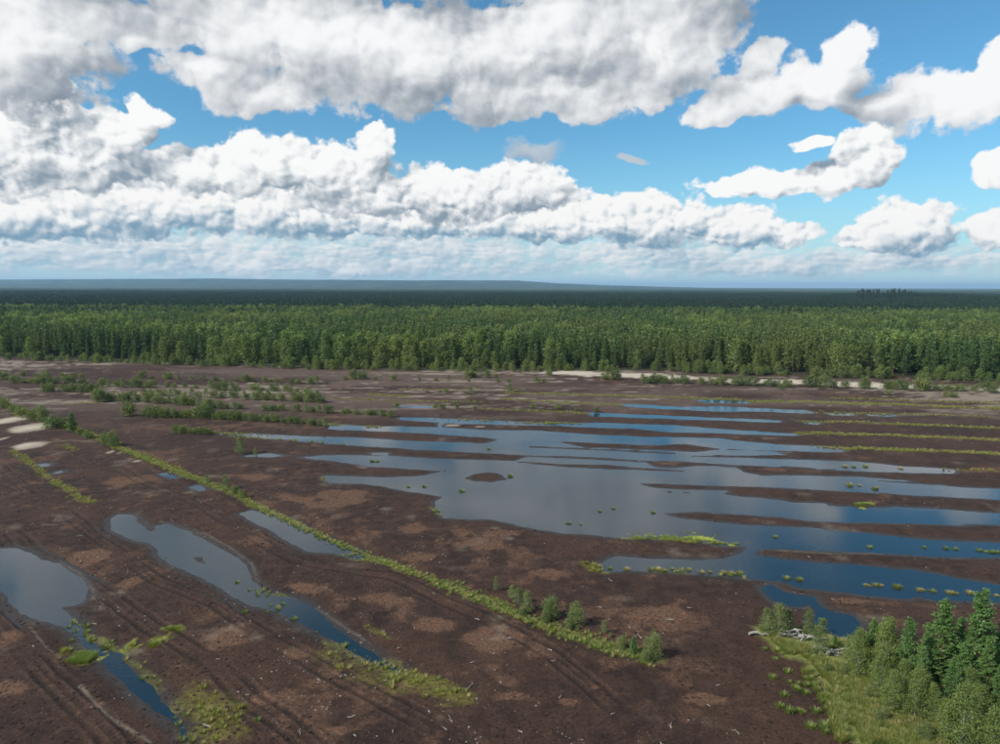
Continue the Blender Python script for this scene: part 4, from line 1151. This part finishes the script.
for _d in DRIFT:
    _x, _y = G(_d[0], _d[1])
    ok &= np.hypot(GP[:, 0] - _x, (GP[:, 1] - _y) * .7) > 1.3
forest_mass('grass', 'sedge and grass growing on the ditch, the drains and around the grove', GP[ok], np.maximum(gz[ok], -0.02), GS[ok], GK[ok], r8.uniform(0, 6.28, ok.sum()), models)
print('tufts', ok.sum())

def tussock_kit(seed, mats, h):
    Vs, Fs = join([tuft(seed + j, 80, h * (1 - 0.18 * j), 0.22 + 0.16 * j, None) for j in range(3)])
    return mesh_obj('sedge_tussock', Vs, Fs, mats, link=False).data
TG = [tussock_kit(20 + i, L_GRASS2, 0.55) for i in range(3)]
TY = [tussock_kit(40 + i, L_STRAW if i == 0 else L_GRASS, 0.5) for i in range(3)]
def tussocks(spots, base, meshes, s0, s1, label, group):
    ox, oy, k = base
    for i, (a, b) in enumerate(spots):
        x, y = G(ox + a / k, oy + b / k)
        o = bpy.data.objects.new('sedge_tussock', meshes[i % len(meshes)])
        COL.objects.link(o)
        s = random.uniform(s0, s1)
        o.location = (x, y, max(ground_z(x, y), -0.08) - 0.02); o.rotation_euler = (0, 0, random.uniform(0, 6.28)); o.scale = (s, s, s * random.uniform(.8, 1.1))
        tag(o, label, 'tussock', group)
tussocks([(230, 412), (155, 440), (238, 460), (280, 468), (265, 492), (280, 500), (320, 475), (312, 443), (318, 515), (370, 500), (380, 540), (393, 558), (212, 525), (190, 578), (235, 605), (282, 598), (300, 608), (365, 605), (412, 590), (435, 545), (455, 590),
          (435, 632), (460, 615), (470, 650), (338, 680), (400, 678), (410, 705), (500, 735), (170, 310), (118, 300)], (740, 590, 4.83), TG, 0.6, 1.15, 'small green grass tussock on bare peat left of the lower right grove', 'tussocks left of the grove')
tussocks([(385, 520), (398, 523), (430, 521), (455, 523), (525, 530), (535, 530), (630, 543), (645, 545), (688, 548), (760, 553), (775, 556), (797, 558), (855, 555), (880, 562), (910, 566), (975, 568), (30, 490), (85, 497)], (780, 470, 4.51), TY, 0.7, 1.2,
         'straw-coloured sedge tuft standing in the channel nearest the grove', 'tufts in the nearest channel')
tussocks([(405, 350), (650, 350), (748, 355), (790, 358), (897, 364), (930, 370), (955, 372), (975, 372)], (780, 470, 4.51), TG, 0.8, 1.2, 'green sedge tuft in the second channel above the grove', 'tufts in the second channel')
tussocks([(30, 197), (42, 197), (92, 201), (420, 148), (970, 258), (240, 130), (180, 143)], (560, 480, 4.51), TG, 0.6, 1.0, 'green sedge tuft standing out in the open lake', 'tufts in the lake')
tussocks([(440, 405), (470, 412), (505, 403), (548, 408), (580, 407), (675, 418), (735, 420), (770, 425), (810, 425), (640, 418), (410, 405), (225, 400), (300, 405), (120, 380), (150, 390), (175, 395)], (560, 480, 4.51), TY, 0.7, 1.3, 'straw-coloured sedge tuft on the near bank of the last pool by the lake', 'tufts on the near lake bank')
tussocks([(640, 343), (240, 530), (60, 404), (75, 406), (90, 404), (320, 530), (745, 478), (505, 552)], (360, 380, 4.96), TG, 0.9, 1.5, 'green sedge tuft in the left arm of the lake', 'tufts in the left lake arm')
tussocks([(30, 537), (85, 540), (158, 537), (375, 550), (220, 675), (60, 655), (120, 655)], (840, 380, 6.2), TY, 1.0, 1.6, 'sedge tuft in the far right channels', 'tufts in the far right channels')
tussocks([(630, 355), (648, 355), (675, 368), (715, 390), (720, 394), (675, 412), (620, 415), (600, 335), (800, 462), (745, 428), (420, 273)], (0, 450, 2.53), TG, 0.4, 0.8, 'green tuft in the narrow end of the long foreground pond', 'tufts in the long pond')
tussocks([(425, 605), (455, 635), (540, 600), (535, 660), (570, 690), (650, 730), (540, 632), (690, 700), (440, 690)], (0, 530, 6.2), TG, 0.4, 0.8, 'green tuft at the outlet of the left edge pond', 'tufts at the pond outlet')

# ------------------------------------------------------------------ dead wood
def limb(seed, L, rr, fork=2, rise=0.12):
    r = np.random.default_rng(seed)
    n = 5
    p = np.zeros((n, 3)); p[:, 0] = np.linspace(-L / 2, L / 2, n); p[:, 1] = r.normal(0, 0.05 * L, n); p[:, 2] = rr * 0.9 + np.abs(r.normal(0, rise * L * .3, n))
    parts = [tube(p, rr * np.linspace(1, 0.45, n), 6)]
    for f in range(fork):
        i = r.integers(1, n); a = r.uniform(-1.2, 1.2) + (3.14 if r.uniform() < .3 else 0)
        e = p[i] + np.array([math.cos(a), math.sin(a), r.uniform(0.05, 0.6)]) * L * r.uniform(0.2, 0.4)
        parts.append(tube([p[i], (p[i] + e) / 2 + r.normal(0, 0.03 * L, 3), e], [rr * .6, rr * .4, rr * .15], 5))
    return join(parts)
def dead(name, V, F, px, py, rot, label, cat, group=None):
    x, y = G(px, py)
    o = mesh_obj(name, V, F, B_DEAD, smooth=True)
    o.location = (x, y, ground_z(x, y) - 0.02); o.rotation_euler = (0, 0, rot)
    tag(o, label, cat, group)
for i, (px, py, side) in enumerate(DRIFT):
    V, F = limb(900 + i, random.uniform(1.6, 2.8), random.uniform(0.12, 0.2), 4, 0.3)
    dead('driftwood_log', V, F, px, py, random.uniform(-0.6, 0.6), f'bleached grey driftwood log, {side} of the pile beside the young birches', 'log', 'bleached driftwood by the grove')
V, F = limb(950, 3.6, 0.09, 1, 0.02)
dead('fallen_birch_trunk', V, F, 911, 737, 1.1, 'white fallen birch trunk lying in the grass before the grove', 'log')
for i, (px, py) in enumerate([(613, 717), (708, 709), (671, 729.6), (718, 689), (445, 732), (451, 724), (474, 665), (511, 642), (399, 650), (477, 622), (352, 720), (550, 653.6), (583, 589), (610, 583), (669, 622), (554, 664), (80, 538), (95, 625), (219, 662), (207, 727), (393, 735), (640, 640), (690, 610), (560, 700), (735, 735), (520, 735), (300, 735), (100, 660), (470, 690), (600, 610)]):
    V, F = limb(960 + i, random.uniform(0.4, 1.1), random.uniform(0.025, 0.06), 1 + i % 3, 0.3)
    place = 'left ponds' if px < 250 else ('planted ditch' if py < 660 else 'bottom of the picture')
    dead('root_stub', V, F, px, py, random.uniform(0, 3.1), f'pale dead root lying on the dark peat near the {place}', 'dead wood', f'pale roots near the {place}')

# splinters of bog wood and clods of peat, too many to count
def shard(seed, a, b, c, mat):
    r = np.random.default_rng(seed)
    V = np.array([(x, y, z) for z in (-.3, .7) for y in (-1, 1) for x in (-1, 1)], float) * (a, b, c) * r.uniform(0.6, 1.1, (8, 3))
    F = np.array([(0, 2, 3, 1), (4, 5, 7, 6), (0, 1, 5, 4), (2, 6, 7, 3), (0, 4, 6, 2), (1, 3, 7, 5)])
    return mesh_obj('shard', V, F, mat, link=False)
M_CLOD = m_bark('peat_clod', (0.022, 0.014, 0.011), (0.050, 0.030, 0.022), 2.0)
r9 = np.random.default_rng(9)
def ground_scatter(name, label, n, models_, s0, s1, dens_seed, thr, ymax):
    y = 50 + (ymax - 50) * r9.uniform(0, 1, n) ** 1.5
    x = r9.uniform(-1, 1, n) * (y * 0.8 + 15)
    k = fbm(x, y, 18, 3, dens_seed) + fbm(x, y, 3, 2, dens_seed + 5) * .5 > thr
    x, y = x[k], y[k]
    z, w = terrain(x, y, False)
    d = w < -0.3
    m = d.sum()
    s = s0 * (s1 / s0) ** (r9.uniform(0, 1, m) ** 2.2)
    forest_mass(name, label, np.stack([x[d], y[d]], 1), z[d], s, r9.integers(0, len(models_), m), r9.uniform(0, 6.28, m), models_)
    return m
n1 = ground_scatter('wood_splinters', 'pale splinters of bog wood strewn over the dark peat', 10000, [shard(1, .10, .025, .02, B_DEAD), shard(2, .05, .035, .03, B_DEAD), shard(3, .035, .035, .03, B_DEAD)], 0.6, 2.2, 111, -0.02, 190)
n2_ = ground_scatter('peat_clods', 'dark crumbs and clods of peat on the bog surface', 30000, [shard(4, .10, .08, .07, M_CLOD), shard(5, .14, .10, .08, M_CLOD), shard(6, .07, .07, .06, M_CLOD)], 0.35, 1.5, 121, -0.15, 150)
print('shards', n1, n2_)
